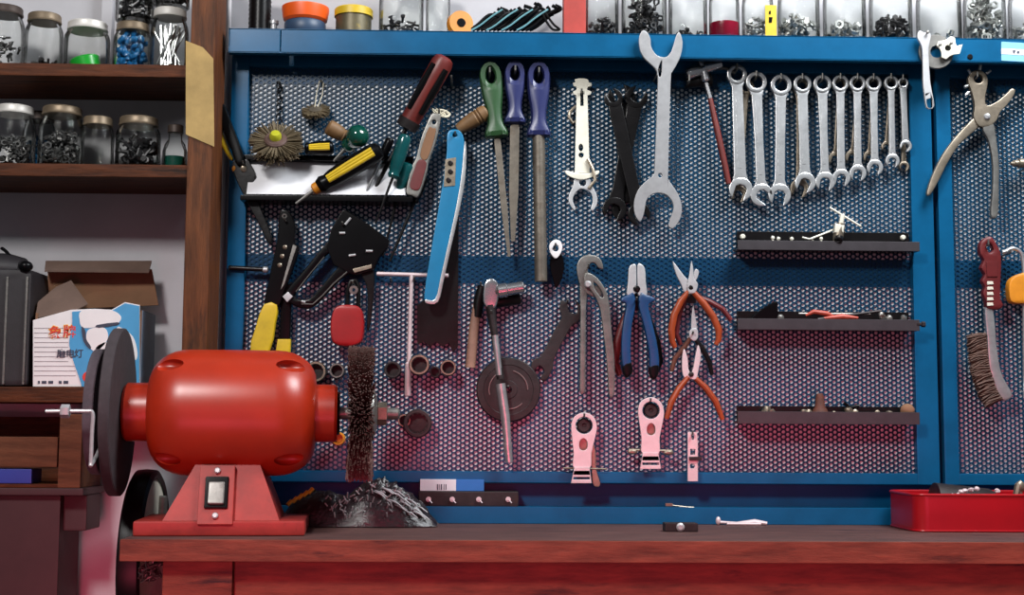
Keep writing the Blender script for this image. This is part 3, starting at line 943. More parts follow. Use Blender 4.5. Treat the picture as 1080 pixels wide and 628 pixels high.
for (x0, y0, x1, y1, rr, ro, w0, w1, off, lb) in WR:
    one('combination_wrench', lb, 'wrench', combo(MB(), x0, y0, x1, y1, rr, ro, w0, w1, -0.074, off), 'steel', GW)
    hook(x0 + 0.5, y0 - rr * 0.52, ' '.join(lb.split(',')[0].split()[:9]), -0.083, 0.011)
BK = [(787, 92, 779, 205, 8, 9, 6, 6, 'bright wrench hanging half hidden behind the longest wrench'),
      (844.5, 92, 843, 199, 9, 10, 9, 8, 'wrench hidden behind the thick shanked fourth wrench'),
      (885, 90, 881, 168, 7, 8, 5, 5, 'short wrench showing its jaw left behind the sixth wrench'),
      (905, 90, 899, 166, 7, 8, 5, 5, 'short wrench behind, its jaw seen between sixth and seventh wrench'),
      (921, 90, 917, 166, 7, 7, 5, 5, 'short wrench whose jaw shows left of the eighth wrench'),
      (939.5, 90, 935, 155, 6, 6, 5, 5, 'short wrench whose jaw shows left of the ninth wrench'),
      (952.5, 90, 953, 176, 4.5, 5.5, 5, 5, 'thin wrench hidden behind the shortest wrench, its lower end showing')]
for (x0, y0, x1, y1, rr, ro, w0, w1, lb) in BK:
    one('combination_wrench', lb, 'wrench', combo(MB(), x0, y0, x1, y1, rr, ro, w0, w1, -0.0605, 15), 'brassy', 'wrenches hanging behind the front row')

# big double open-end wrench
o1 = [(676, 37), (672, 44), (673, 56), (678, 65), (686, 72), (691, 78), (692.5, 90), (691, 170), (690, 183), (682, 190), (674, 199), (670, 211), (671, 224), (677, 232), (681, 222), (683, 210), (688, 204), (696, 202), (704, 204), (710, 210), (712, 218), (709, 228), (707, 236), (712, 239), (719, 230), (721, 218), (718, 206), (711, 195), (706, 188), (705.5, 180), (706, 90), (707.5, 79), (711, 73), (716, 62), (717.5, 49), (714, 39), (710.5, 43), (706, 58), (700, 64), (691, 62), (685, 54), (684, 46), (681, 40)]
h1 = [(692.5, 76), (695.5, 68), (696.5, 68), (696, 82), (693.5, 83)]
mb = MB().plate(cr(o1, 3), -0.100, 0.007, [cr(h1, 3), circ(697, 184, 2.2, 10)], 0.0012, lean=0.16)
one('open_end_wrench', 'very big flat silver double open-ended wrench overlapping the blue shelf edge', 'wrench', mb, 'plate')
hook(695, 75, 'very big double open-ended wrench', -0.118, 0.004)

# ivory puller
e = E('pin_wrench', 'ivory flat puller with crossbar and two curved hook legs, beside the black wrenches', 'puller', P(614, 220, -0.062))
ol = [(606, 84), (610, 83), (616, 83), (620, 84), (621, 87), (624, 88), (624, 91), (620, 92), (619, 95), (624, 97), (623, 100), (619.5, 101), (622, 183), (606, 183), (608, 101), (605, 100), (604, 97), (608, 95), (608, 92), (605, 91), (604, 88), (607, 87)]
MB().plate(ol, -0.062, 0.005, [[(612, 97), (615, 96), (615.5, 112), (612, 112)], circ(612.5, 156, 2.5, 10, 4), circ(612.8, 164, 2.8, 10)], 0.0008).build('bar', 'ivory', e)
MB().plate(cr([(597, 180), (608, 183), (621, 183), (631, 180), (631, 184), (622, 188), (613, 190), (604, 188), (597, 184)], 3), -0.066, 0.006, bev=0.0012).build('crossbar', 'ivory', e)
f = MB()
f.plate(cr([(607, 188), (604, 197), (600, 206), (600, 214), (605, 222), (607, 220), (604, 212), (606, 205), (611, 200), (616, 200), (623, 204), (625, 212), (623, 221), (626, 222), (630, 214), (629, 205), (625, 197), (621, 188)], 4), -0.064, 0.005, [circ(614.5, 193, 3.6, 14)], 0.0012)
f.build('hook_leg', 'plate', e)
MB().tube([tuple(P(*q)) for q in ((607, 112, -0.06), (601, 118, -0.062), (600, 124, -0.062), (604, 130, -0.06), (607, 128, -0.06))], 0.0028, 8).build('side_screw', 'brassy', e)
MB().tube([tuple(P(*q)) for q in ((620, 168, -0.066), (625, 178, -0.07), (628, 190, -0.07), (621, 199, -0.07))], 0.0030, 8).build('side_screw', 'brassy', e)
hook(613.5, 97, 'ivory puller', -0.072)

# black wrenches
for (x0, y0, x1, y1, r0, r1, Y, a0, a1, lb) in (
        (655, 104, 660, 220, 15, 15, -0.058, -110, 70, 'black double open-ended wrench at the back of the crossed black bundle'),
        (671, 103, 648, 221, 12, 13, -0.066, -60, 115, 'black open-ended wrench leaning left to bottom in the crossed black bundle'),
        (647, 104, 674, 226, 10, 12, -0.074, -120, 60, 'black open-ended wrench leaning right to bottom, front of the crossed black bundle')):
    f = Fr(x0, y0, x1, y1)
    mb = MB().plate(jaw_end(x0, y0, a0, r0, r0 * 0.95), Y, 0.007, bev=0.0018).plate(jaw_end(x1, y1, a1, r1, r1 * 0.95), Y, 0.007, bev=0.0018)
    mb.plate(f.m([(r0 * 0.4, -r0 * 0.7), (r0 * 1.6, -7.5), (f.L - r1 * 1.6, -6.5), (f.L - r1 * 0.4, -r1 * 0.7), (f.L - r1 * 0.4, r1 * 0.7), (f.L - r1 * 1.6, 6.5), (r0 * 1.6, 7.5), (r0 * 0.4, r0 * 0.7)]), Y, 0.0062, bev=0.002)
    one('open_end_wrench', lb, 'wrench', mb, 'dark', 'crossed black wrenches')
hook(660, 100, 'crossed black wrenches', -0.086, 0.004)

# socket bar + red extension
e = E('socket_wrench', 'chrome socket head lying across the hooks with a red sleeved rod below', 'socket wrench', P(755, 195, -0.07))
MB().lathe(P(724, 79, -0.078), P(761, 66, -0.078), [(0, 0), (0, 0.0085), (0.002, 0.0105), (0.023, 0.0105), (0.026, 0.0085), (0.034, 0.0085), (0.036, 0.0105), (0.062, 0.0102), (0.064, 0.009), (0.064, 0)], 20).build('socket', 'chrome', e)
MB().rod(P(740, 64, -0.078), P(745, 86, -0.078), 0.0075, 12).tube(px3([(742, 78), (748, 100), (751, 112)], -0.074), 0.0042, 10).tube(px3([(767, 189), (771, 202)], -0.072), 0.0036, 10).build('shaft', 'chrome', e)
MB().tube(px3([(749, 104), (757, 140), (764, 172), (768.5, 194)], -0.074), [0.0045, 0.0056, 0.0056, 0.0048], 12).build('red_sleeve', 'redwood', e)
MB().tube(px3([(752, 72), (765, 72), (776, 77)], -0.066), 0.003, 8).build('pin', 'greysteel', e)
hook(727, 86, 'chrome socket head with red rod', -0.090, 0.012)
# dark socket below head
one('impact_socket', 'short black socket hanging under the chrome socket head', 'socket', MB().lathe(P(724, 88, -0.066), P(752, 84, -0.066), [(0, 0.006), (0, 0.0095), (0.024, 0.0095), (0.026, 0.012), (0.044, 0.012), (0.044, 0.007), (0.03, 0.006)], 20), 'dark')

# files
def file_tool(label, m, x, ytop, ybot, wmax, xe, ye, wb, bladem, Y=-0.082, xbot=None, rnd=False):
    e = E('file', label, 'file', P(xe, ye, Y))
    xb = xbot or x
    H = ybot - ytop
    f = Fr(x, ytop, xb, ybot)
    prof = [(0.0, 0.30), (0.05, 0.68), (0.14, 0.95), (0.28, 0.98), (0.45, 0.88), (0.66, 0.66), (0.80, 0.68), (0.92, 0.98), (0.97, 1.0), (1.0, 0.8)]
    L = [(H * t, wmax / 2 * r) for t, r in prof]
    outl = cr([(u, -w) for u, w in L] + [(u, w) for u, w in reversed(L)], 4)
    hole = f.m(circ(H * 0.19, 0, wmax * 0.19, 14))
    hole = f.m([(H * 0.19 + a * wmax * 0.32, b * wmax * 0.2) for a, b in circ(0, 0, 1, 14)])
    MB().plate(f.m(outl), Y, wmax * 0.72 * S(Y), [hole], wmax * 0.25 * S(Y)).build('handle', m, e)
    s = S(Y)
    if rnd:
        MB().tube(px3([(xb, ybot - 6), ((xb * 2 + xe) / 3, ybot + (ye - ybot) / 3), (xe, ye)], Y), [wb * s / 2] * 3, 14).build('blade', bladem, e)
    else:
        g = Fr(xb, ybot - 4, xe, ye)
        MB().plate(g.m([(0, -wb * 0.35), (8, -wb / 2), (g.L * 0.6, -wb / 2), (g.L, -wb * 0.22), (g.L, wb * 0.22), (g.L * 0.6, wb / 2), (8, wb / 2), (0, wb * 0.35)]), Y, 0.004, bev=0.001).build('blade', bladem, e)
    hook(x + 0.5, ytop + H * 0.14, label.split(',')[0].split(' between')[0], Y - 0.018, 0.010)


file_tool('green handled thin file, leftmost of three hanging files', 'green', 516, 66, 146, 24, 537, 271, 7, 'filesteel', xbot=524)
file_tool('short violet handled file between the green file and the long round one', 'violet', 543, 66, 131, 22, 541, 255, 10, 'filesteel')
file_tool('long violet handled round file, rightmost of three hanging files', 'violet', 568, 66, 145, 24.5, 570.5, 297, 13.5, 'filesteel', rnd=True)


# screwdrivers
def driver(name, label, cat, p0, p1, tip, rpx, hm, Y0, Y1, shm='greysteel', rs=2.4, inlay=None, ferr=None, prof=None, sq=(1, 1)):
    s = S(Y0)
    a, b = P(p0[0], p0[1], Y0), P(p1[0], p1[1], Y1)
    L = (b - a).length
    e = E(name, label, cat, P(tip[0], tip[1], Y1))
    r = rpx * s
    prof = prof or [(0, 0.45), (0.03, 0.78), (0.10, 0.97), (0.25, 1.0), (0.55, 0.98), (0.78, 0.88), (0.86, 0.74), (0.93, 0.86), (1.0, 0.62)]
    mb = MB().lathe(a, b, [(0, 0)] + [(t * L, q * r) for t, q in prof] + [(L, 0)], 20, sq)
    mb.build('handle', hm, e)
    if inlay:
        d = (b - a) / L
        mb = MB()
        for k in range(3):
            mb.tube([a + d * L * 0.12 + Vector((0, -r * 0.90, 0)) + d.cross(Vector((0, 1, 0))) * (k - 1) * r * 0.28,
                     a + d * L * 0.5 + Vector((0, -r * 0.92, 0)) + d.cross(Vector((0, 1, 0))) * (k - 1) * r * 0.28,
                     a + d * L * 0.84 + Vector((0, -r * 0.80, 0)) + d.cross(Vector((0, 1, 0))) * (k - 1) * r * 0.2], r * 0.22, 8)
        mb.build('grip_inlay', inlay, e)
    if ferr:
        d = (b - a) / L
        MB().lathe(b - d * L * 0.05, b + d, [(0, r * 0.6), (0, r * ferr[1]), (L * 0.12, r * ferr[1] * 0.9), (L * 0.14, r * 0.4)], 18).build('ferrule', ferr[0], e)
    MB().tube([b - (b - a) * 0.04, P(tip[0], tip[1], Y1) * 0.5 + b * 0.5, P(tip[0], tip[1], Y1)], [rs * s, rs * s * 0.95, rs * s * 0.7], 10).build('shaft', shm, e)
    return e


driver('screwdriver', 'large screwdriver with worn dark red handle reaching over the shelf edge', 'screwdriver', (470, 60), (431, 130), (388, 214), 12, 'redwood', -0.108, -0.084, 'dark', 2.6, None, ('iron', 1.08),
       [(0, 0.5), (0.03, 0.85), (0.10, 1.0), (0.30, 1.0), (0.60, 0.96), (0.84, 0.9), (1.0, 0.9)])
f = Fr(470, 60, 431, 130)
par = bpy.data.objects['screwdriver']
for v in (-7, 7.5):
    a, b = P(*f(12, v), -0.120), P(*f(66, v * 0.95), -0.102)
    MB().tube([a, (a + b) / 2, b], [0.005, 0.0066, 0.005], 8).build('black_grip', 'rubber', par)
hook(476, 82, 'large dark red screwdriver', -0.112, 0.004)
driver('screwdriver', 'black screwdriver with bright yellow stripe lying across the white pocket', 'screwdriver', (402, 157), (336, 197), (312, 215), 11, 'rubber', -0.112, -0.100, 'greysteel', 2, 'yellow', ('amber', 0.62))
driver('screwdriver', 'short black handled screwdriver with yellow strip, level beside the wire brush', 'screwdriver', (352, 156), (322, 157), (300, 159), 8, 'rubber', -0.085, -0.085, 'greysteel', 1.6, 'yellow')
driver('screwdriver', 'stubby screwdriver with round dark green ball handle', 'screwdriver', (384, 137), (366, 155), (352, 170), 12, 'darkgreen', -0.118, -0.088, 'greysteel', 2, None, None,
       [(0, 0.3), (0.08, 0.72), (0.22, 0.98), (0.40, 1.05), (0.58, 0.9), (0.75, 0.66), (0.9, 0.72), (1, 0.6)])
driver('screwdriver', 'screwdriver with brown wooden stub handle left of the green ball handle', 'screwdriver', (345, 133), (364, 144), (372, 160), 8.5, 'cork', -0.098, -0.088, 'dark', 1.8)
driver('screwdriver', 'teal handled screwdriver hanging in the white pocket, left of the folding tool', 'screwdriver', (428, 142), (414, 188), (396, 236), 7.5, 'teal', -0.114, -0.106, 'dark', 1.5)
driver('screwdriver', 'shorter teal handled screwdriver just below the other teal one', 'screwdriver', (431, 172), (420, 204), (404, 270), 7, 'teal', -0.093, -0.080, 'dark', 1.5)
driver('screwdriver', 'thin bright shafted screwdriver standing in the white pocket', 'screwdriver', (412, 146), (402, 169), (384, 209), 5, 'black', -0.092, -0.090, 'chrome', 2.2)
driver('awl', 'dark awl whose point hangs below the white pocket', 'awl', (448, 186), (437, 214), (411, 276), 5, 'black', -0.072, -0.072, 'dark', 1.8)
# brown turned handle on hook
driver('file', 'turned brown wooden file handle sticking out right of the cyan saw', 'file', (514, 117), (483, 137), (470, 150), 9, 'cork', -0.082, -0.076, 'dark', 2.2, None, None,
       [(0, 0.7), (0.05, 0.9), (0.22, 1.0), (0.26, 0.86), (0.30, 1.0), (0.36, 0.86), (0.40, 0.98), (0.7, 0.86), (0.9, 0.7), (1.0, 0.6)])

# folding tool
f = Fr(460, 124, 435, 205)
e = E('pocket_knife', 'folding pocket knife with silver rim and red brown scales beside the cyan saw', 'knife', P(435, 205, -0.09))
L = f.L
body = cr([(0, -5), (-4, 0), (0, 6), (L * 0.3, 8.5), (L * 0.55, 7.5), (L * 0.7, 9), (L, 7), (L + 2, 0), (L, -7), (L * 0.7, -8), (L * 0.55, -6.5), (L * 0.3, -7.5)], 4)
MB().plate(f.m(body), -0.090, 0.012, [f.m(circ(6, 0.5, 2.2, 10))], 0.002).build('handle_frame', 'greysteel', e)
MB().plate(f.m(cr([(14, -4), (12, 0), (14, 4.5), (L * 0.5, 4.5), (L * 0.52, -4)], 4)), -0.0967, 0.002, bev=0.0008).build('grey_scale', 'card', e)
MB().plate(f.m(cr([(L * 0.57, -4), (L * 0.57, 4.5), (L * 0.72, 6), (L * 0.92, 5), (L * 0.92, -5), (L * 0.72, -5.5)], 4)), -0.0967, 0.002, bev=0.0008).build('red_scale', 'darkred', e)
mb = MB()
pts = [P(462 + 7 * math.cos(t * 1.7) + t * 0.4, 120 + 5 * math.sin(t * 2.3), -0.086 + 0.004 * math.sin(t * 3.1)) for t in range(18)]
mb.tube(cr([tuple(q) for q in pts], 4, False), 0.0016, 6)
one('string_knot', 'pale knotted string at the top of the folding knife', 'string', mb, 'string')
hook(463, 118, 'folding pocket knife', -0.098, 0.004)

# cyan folding saw
e = E('folding_saw', 'cyan blue folding saw with a long tapering handle', 'saw', P(455, 318, -0.085))
o1 = cr([(472, 141), (480, 137), (487, 141), (490, 154), (489, 182), (484, 214), (475, 256), (467, 292), (461, 317), (449, 318), (448, 306), (455, 262), (462, 222), (468, 186), (471, 162)], 4)
MB().plate(o1, -0.085, 0.010, [circ(479.5, 143, 2.2, 10)], 0.002).build('handle', 'cyan', e)
MB().plate(cr([(490, 150), (492, 160), (490.5, 190), (485, 220), (475.5, 262), (468, 296), (462, 319), (450, 320.5), (449, 316), (459, 316), (465, 292), (473, 256), (482, 214), (487, 182)], 3), -0.085, 0.012, bev=0.001).build('silver_edge', 'steel', e)
MB().plate([(470, 168), (481, 166), (480, 196), (468, 197)], -0.0905, 0.0014, bev=0.0004).build('side_plate', 'brassy', e)
for q in ((475, 172), (475, 181), (473, 190)):
    MB().lathe(P(q[0], q[1], -0.091), P(q[0], q[1], -0.099), [(0, 0.0045), (0.003, 0.0045), (0.0045, 0.003), (0.0045, 0)], 10).build('bolt', 'iron', e)
hook(480, 141, 'cyan folding saw', -0.098, 0.004)
# dark saw blade behind
o1 = [(472, 205), (484, 203), (483, 366), (478, 372), (473, 362), (467, 366), (460, 361), (454, 366), (447, 361), (440, 364), (440, 322), (454, 312), (466, 262)]
one('saw_blade', 'dark blade hanging behind the cyan folding saw', 'blade', MB().plate(o1, -0.0575, 0.0025, bev=0.0005), 'dark')
hook(478, 209, 'dark blade behind the cyan saw', -0.066, 0.004)

# ------------------------------------------------------------------ white pocket with what is in it
e = E('wall_pocket', 'shallow white sheet metal pocket with black rails on the left of the board', 'tool pocket', P(344, 212, -0.06))
MB().plate([(262, 168), (428, 171), (428, 208), (262, 207)], -0.0765, 0.0025, bev=0.0005, lean=-0.62).build('white_plate', 'magnet', e)
a, b = P(256, 166, -0.072), P(436, 169, -0.072)
MB().box((a.x, -0.074, a.z - 0.0045), (b.x, -0.0500, a.z + 0.0045), 0.001).build('top_rail', 'black', e)
a, b = P(256, 206, -0.075), P(436, 212, -0.075)
MB().box((a.x, -0.100, P(340, 212, -0.1).z), (b.x, -0.0500, P(340, 206.5, -0.1).z), 0.001).build('bottom_rail', 'black', e)

# wire wheel brush with yellow centre
cb = P(291, 151, -0.112)
axd = Vector((0.06, -0.80, 0.60)).normalized()
ua = axd.cross(Vector((0, 0, 1))).normalized()
va = axd.cross(ua)
rb = 28.5 * S(-0.11)
e = E('wire_brush', 'round brass wire brush wheel with yellow green centre over the white pocket', 'wire brush', cb - Vector((0, 0, rb)))
mb = MB()
for k in range(420):
    w = random.uniform(0, 2 * PI)
    d = ua * math.cos(w) + va * math.sin(w)
    o_ = axd * random.uniform(-0.010, 0.008)
    q0 = cb + d * rb * 0.28 + o_ * 0.6
    q1 = cb + d * rb * random.uniform(0.86, 1.03) + o_ * 1.4 + Vector((0, 0, random.uniform(-0.002, 0.002)))
    mb.tube([q0, q1], [0.0016, 0.0010], 4)
mb.build('bristles', 'bristle', e)
MB().lathe(cb - axd * 0.012, cb + axd * 0.012, [(0, 0), (0, rb * 0.38), (0.004, rb * 0.42), (0.021, rb * 0.42), (0.024, rb * 0.36), (0.024, 0)], 24).build('hub', 'bristledark', e)
MB().lathe(cb + axd * 0.010, cb + axd * 0.024, [(0, rb * 0.22), (0.008, rb * 0.22), (0.0125, rb * 0.16), (0.014, 0)], 20).build('centre_nut', mat('yellow green plastic', (176, 176, 40), 0, 0.4), e)
MB().rod(cb - axd * 0.012, Vector((cb.x - 0.003, -0.0505, cb.z + 0.002)), 0.004, 10).build('spindle', 'greysteel', e)
# chain links above
mb = MB()
for k in range(8):
    q = P(294 + (k % 2) * 1.0, 90 + k * 5.6, -0.0585)
    w = [(q.x + 0.0035 * math.cos(t), q.y + (0.003 * math.sin(t) if k % 2 else 0.0006), q.z + 0.0062 * math.sin(t)) for t in [2 * PI * i / 12 for i in range(12)]]
    mb.tube(w, 0.0012, 6, closed=True)
one('chain', 'short dark link chain hanging above the brass wire brush wheel', 'chain', mb, 'dark')
hook(294, 88, 'short dark chain', -0.064, 0.004)
# small disc brush on string
cb = P(333, 117, -0.070)
axd = Vector((-0.05, -0.62, 0.78)).normalized()
ua = axd.cross(Vector((0, 0, 1))).normalized()
va = axd.cross(ua)
rb = 15.5 * S(-0.07)
e = E('wire_brush_disc', 'small round wire brush hanging on pale string above the white pocket', 'wire brush', cb - Vector((0, 0, 0.02)))
mb = MB()
for k in range(200):
    w = random.uniform(0, 2 * PI)
    d = ua * math.cos(w) + va * math.sin(w)
    mb.tube([cb + d * rb * 0.2 + axd * random.uniform(-0.003, 0.003), cb + d * rb * random.uniform(0.9, 1.02) + axd * random.uniform(-0.006, 0.003)], [0.0015, 0.0009], 4)
mb.build('bristles', 'bristle', e)
MB().lathe(cb - axd * 0.004, cb + axd * 0.006, [(0, 0), (0, rb * 0.45), (0.008, rb * 0.45), (0.010, rb * 0.2), (0.010, 0)], 18).build('hub', 'brassy', e)
mb = MB().tube([P(332, 113, -0.070), P(334, 98, -0.064), P(337, 86, -0.060), P(339, 84, -0.060), P(341, 88, -0.060), P(340, 100, -0.064), P(335, 113, -0.070)], 0.0009, 6)
one('string_loop', 'pale string loop holding the small round wire brush', 'string', mb, 'string')
hook(338.5, 86, 'pale string of the small wire brush', -0.066, 0.004)

# ------------------------------------------------------------------ black/yellow snips on the left upright
e = E('snips', 'long snips with black and yellow handles hanging on the left blue upright', 'snips', P(283, 255, -0.085))
MB().plate(cr([(226, 110), (231, 107), (238, 113), (246, 134), (255, 158), (258, 172), (250, 174), (243, 156), (234, 134)], 4), -0.086, 0.012, bev=0.004).build('handle', 'rubber', e)
MB().plate(cr([(225, 114), (228, 117), (234, 137), (243, 160), (246, 168), (242, 168), (233, 152), (227, 132)], 4), -0.082, 0.010, bev=0.003).build('handle', 'yellow', e)
MB().plate(cr([(246, 170), (260, 168), (266, 176), (270, 186), (267, 196), (272, 212), (280, 232), (287, 252), (283, 257), (274, 238), (264, 220), (256, 204), (248, 186)], 4), -0.080, 0.007, bev=0.0015).build('blade', 'dark', e)
MB().lathe(P(257, 178, -0.083), P(257, 178, -0.091), [(0, 0.0055), (0.003, 0.0055), (0.004, 0.004), (0.004, 0)], 14).build('pivot', 'brassy', e)
MB().ell(P(247, 178, -0.08), (0.004, 0.005, 0.006)).build('spring_end', 'amber', e)
a = P(262, 176, -0.08)
hook(256, 172, 'black and yellow snips', -0.096, 0.004)

# riveter with yellow handles
e = E('rivet_gun', 'hand riveter with black body and yellow grips behind the grinder', 'riveter', P(280, 372, -0.075))
MB().plate(cr([(295, 226), (300, 221), (307, 226), (312, 240), (311, 256), (316, 262), (310, 282), (301, 306), (294, 324), (279, 324), (283, 300), (288, 276), (293, 252)], 3), -0.076, 0.012, bev=0.002).build('body', 'black', e)
MB().plate([(309, 258), (313, 260), (300, 300), (296, 306)], -0.083, 0.002, bev=0.0005).build('lever_edge', 'greysteel', e)
MB().plate([(297, 300), (308, 300), (306, 366), (295, 366)], -0.068, 0.009, bev=0.002).build('lever', 'black', e)
MB().plate(cr([(279, 321), (293, 322), (291, 340), (284, 372), (264, 371), (270, 345)], 2), -0.077, 0.014, bev=0.003).build('grip', 'yellow', e)
MB().plate([(293, 358), (307, 358), (306, 378), (290, 378)], -0.069, 0.013, bev=0.003).build('grip', 'yellow', e)
for q in ((300.5, 261), (297.5, 270.5), (295, 280)):
    MB().lathe(P(*q, -0.080), P(*q, -0.087), [(0, 0.004), (0.0028, 0.004), (0.0042, 0.002), (0.0042, 0)], 12).build('rivet', 'brassy', e)
MB().lathe(P(300, 228, -0.079), P(300, 228, -0.088), [(0, 0.005), (0.004, 0.0045), (0.004, 0.002), (0.001, 0.002)], 12).build('nose_piece', 'greysteel', e)
hook(300, 232, 'hand riveter with yellow grips', -0.094, 0.004)
# dark rod with silver end through the left upright
e = E('dark_rod', 'thin dark rod with silver collar lying level across the left upright', 'rod', P(260, 284, -0.068))
MB().rod(P(241, 282.5, -0.069), P(280, 284.5, -0.069), 0.0042, 12).build('rod', 'dark', e)
MB().rod(P(277, 284.4, -0.069), P(283, 284.8, -0.069), 0.0052, 12).build('collar', 'plate', e)

# black staple gun
e = E('staple_gun', 'black staple gun with long open loop handle above the red padlock', 'staple gun', P(360, 330, -0.076))
MB().plate([(361, 223), (366, 222.5), (390, 238), (411, 254), (410, 261), (400, 273), (394, 286), (376, 291), (366, 288), (352, 280), (345, 262), (350, 242)], -0.076, 0.018, bev=0.002).build('head', 'black', e)
lo = cr([(352, 252), (340, 262), (322, 284), (303, 306), (300, 314), (306, 320), (316, 325), (326, 326), (336, 320), (349, 306), (362, 293), (372, 286), (366, 268)], 3)
hi = cr([(350, 266), (340, 274), (326, 292), (312, 310), (311, 314), (318, 316), (327, 315), (337, 305), (348, 292), (358, 280), (358, 270)], 3)
MB().plate(lo, -0.078, 0.012, [hi], 0.003).build('loop_handle', 'black', e)
MB().tube(px3([(318, 321), (330, 321), (340, 312), (352, 299), (366, 287)], -0.0855), 0.0012, 6).tube(px3([(312, 308), (326, 290), (342, 271)], -0.0855), 0.0009, 6).build('worn_edge', 'greysteel', e)
MB().plate(cr([(380, 287), (393, 284), (395, 300), (393, 325), (390, 347), (387, 346), (388, 318), (386, 300)], 3), -0.074, 0.007, bev=0.0015).build('trigger', 'dark', e)
MB().plate([(298, 313), (304, 308), (309, 313), (303, 319)], -0.087, 0.004, bev=0.0008).build('end_clip', 'plate', e)
for x0_, y0_, x1_, y1_ in ((364, 237, 370, 230), (358, 246, 364, 246), (368, 270, 375, 269), (386, 265, 393, 265), (318, 318, 322, 319)):
    MB().tube(px3([(x0_, y0_), (x1_, y1_)], -0.0865), 0.0022, 8).build('rivet', 'plate', e)
MB().plate([(372, 284), (392, 279), (392, 283), (374, 288)], -0.0865, 0.002, bev=0.0005).build('spring_plate', 'brassy', e)
hook(361, 236, 'black staple gun', -0.096, 0.003)

# red padlock-like block
e = E('padlock', 'red padlock hanging by a dark shackle under the staple gun', 'padlock', P(367, 366, -0.085))
MB().plate(cr([(352, 328), (358, 323), (366, 322), (376, 323), (382, 328), (384, 340), (383, 356), (379, 363), (367, 366), (355, 364), (350, 358), (349, 342)], 3), -0.086, 0.022, bev=0.004).build('lock_body', 'red', e)
MB().tube(px3([(366, 326), (367, 305), (370, 297), (375, 296), (378, 302), (378, 326)], -0.086), 0.0038, 10).build('shackle', 'dark', e)
MB().lathe(P(373, 306, -0.09), P(373, 306, -0.100), [(0, 0.003), (0, 0.0075), (0.004, 0.0075), (0.004, 0.003), (0, 0.003)], 16).build('ring', 'greysteel', e)
hook(372, 299, 'red padlock', -0.094, 0.004)

# T-handle socket wrench
e = E('t_handle_wrench', 'thin silver T-handle socket wrench right of the red padlock', 'wrench', P(430, 418, -0.07))
MB().rod(P(397, 289, -0.072), P(473, 291, -0.072), 0.0036, 12).build('cross_bar', 'pinksteel', e)
MB().rod(P(434, 289, -0.072), P(431, 390, -0.072), 0.0038, 12).build('stem', 'pinksteel', e)
MB().lathe(P(430.5, 382, -0.072), P(430, 418, -0.072), [(0, 0.003), (0.003, 0.0052), (0.056, 0.0056), (0.058, 0.0042), (0.05, 0.003)], 14).build('socket', 'pinksteel', e)
hook(436.5, 294, 'silver T-handle wrench', -0.082, 0.003)
hook(412, 295, 'left arm of the silver T-handle wrench', -0.080, 0.003)


# sockets standing off the board
def socket(x, y, rpx, ln, m, label, teeth=12):
    s = S(-0.08)
    r = rpx * s
    a = P(x, y, -0.0510)
    b = Vector((a.x - 0.000, -0.0510 - ln, a.z))
    e = E('socket', label, 'socket', (a.x, -0.0510, a.z), 'sockets stuck on the board behind the grinder')
    mb = MB().lathe(a, b, [(0, 0), (0, r * 0.8), (ln * 0.3, r * 0.82), (ln * 0.4, r), (ln - 0.0015, r), (ln, r * 0.94), (ln, r * 0.72), (ln - 0.012, r * 0.70), (ln - 0.012, 0)], 24)
    for k in range(teeth):
        w = 2 * PI * k / teeth
        q = b + Vector((r * 0.72 * math.cos(w), 0.0055, r * 0.72 * math.sin(w)))
        mb.box(q - Vector((r * 0.07, 0.0050, r * 0.07)), q + Vector((r * 0.07, 0.0050, r * 0.07)), 0, (0, -w + PI / 4, 0))
    mb.build('socket_body', 'iron' if m != 'amber' else m, e)
    MB().lathe(b - Vector((0, 0.0002, 0)), b - Vector((0, 1, 0)), [(0, r * 0.74), (0, r * 0.95), (0.0006, r * 0.93), (0.0006, r * 0.76), (0, r * 0.74)], 24).build('bright_rim', m, e)
    return e


socket(335, 393, 11, 0.030, 'brassy', 'bright ringed socket nearest the right shoulder of the red grinder')
socket(357, 392, 8, 0.030, 'greysteel', 'socket just left of the wire wheel of the grinder')
socket(415, 391, 9, 0.030, 'iron', 'dark socket right of the wire wheel, left of the T-handle end')
socket(443, 386, 11, 0.038, 'brassy', 'large open socket right of the T-handle wrench end')
socket(473, 389, 8.5, 0.034, 'brassy', 'smaller bright rimmed socket right of the large open one')
socket(459, 393, 6, 0.016, 'iron', 'tiny dark socket between the two bright rimmed sockets', 6)
socket(441, 447, 15, 0.032, 'iron', 'big dark socket with ribbed rim below the T-handle wrench')
socket(358, 463, 7, 0.026, 'amber', 'small yellow ring showing under the right hub of the grinder', 6)
socket(427, 444, 7, 0.022, 'brassy', 'small socket left of the big dark ribbed socket', 6)

# hammer, ratchet, disc
e = E('hammer', 'small hammer with pale wooden handle left of the ratchet', 'hammer', P(496, 388, -0.064))
MB().tube(px3([(504, 318), (500, 345), (496, 388)], -0.064), [0.0070, 0.0088, 0.0088], 14, 0.75).build('handle', mat('pale worn wood', (150, 116, 98), 0, 0.6, 0.35, 20, 0.1, (100, 74, 62), 0.6), e)
MB().tube(px3([(509, 302), (505, 318), (503, 335)], -0.064), [0.0085, 0.0092, 0.0085], 12, 0.8).build('head', 'dark', e)
hook(507, 300, 'small hammer with pale handle', -0.078, 0.004)
e = E('cutting_disc', 'thick dark grey abrasive disc hanging behind the ratchet', 'disc', P(536, 446, -0.065))
c0 = P(536, 411.5, -0.0535)
MB().lathe(c0, c0 + Vector((0, -1, 0)), [(0, 0.006), (0, 0.0535), (0.002, 0.0550), (0.010, 0.0550), (0.012, 0.0530), (0.0125, 0.043), (0.0118, 0.042), (0.0118, 0.016), (0.013, 0.015), (0.013, 0.006), (0, 0.006)], 48).build('disc', 'iron', e)
mb = MB()
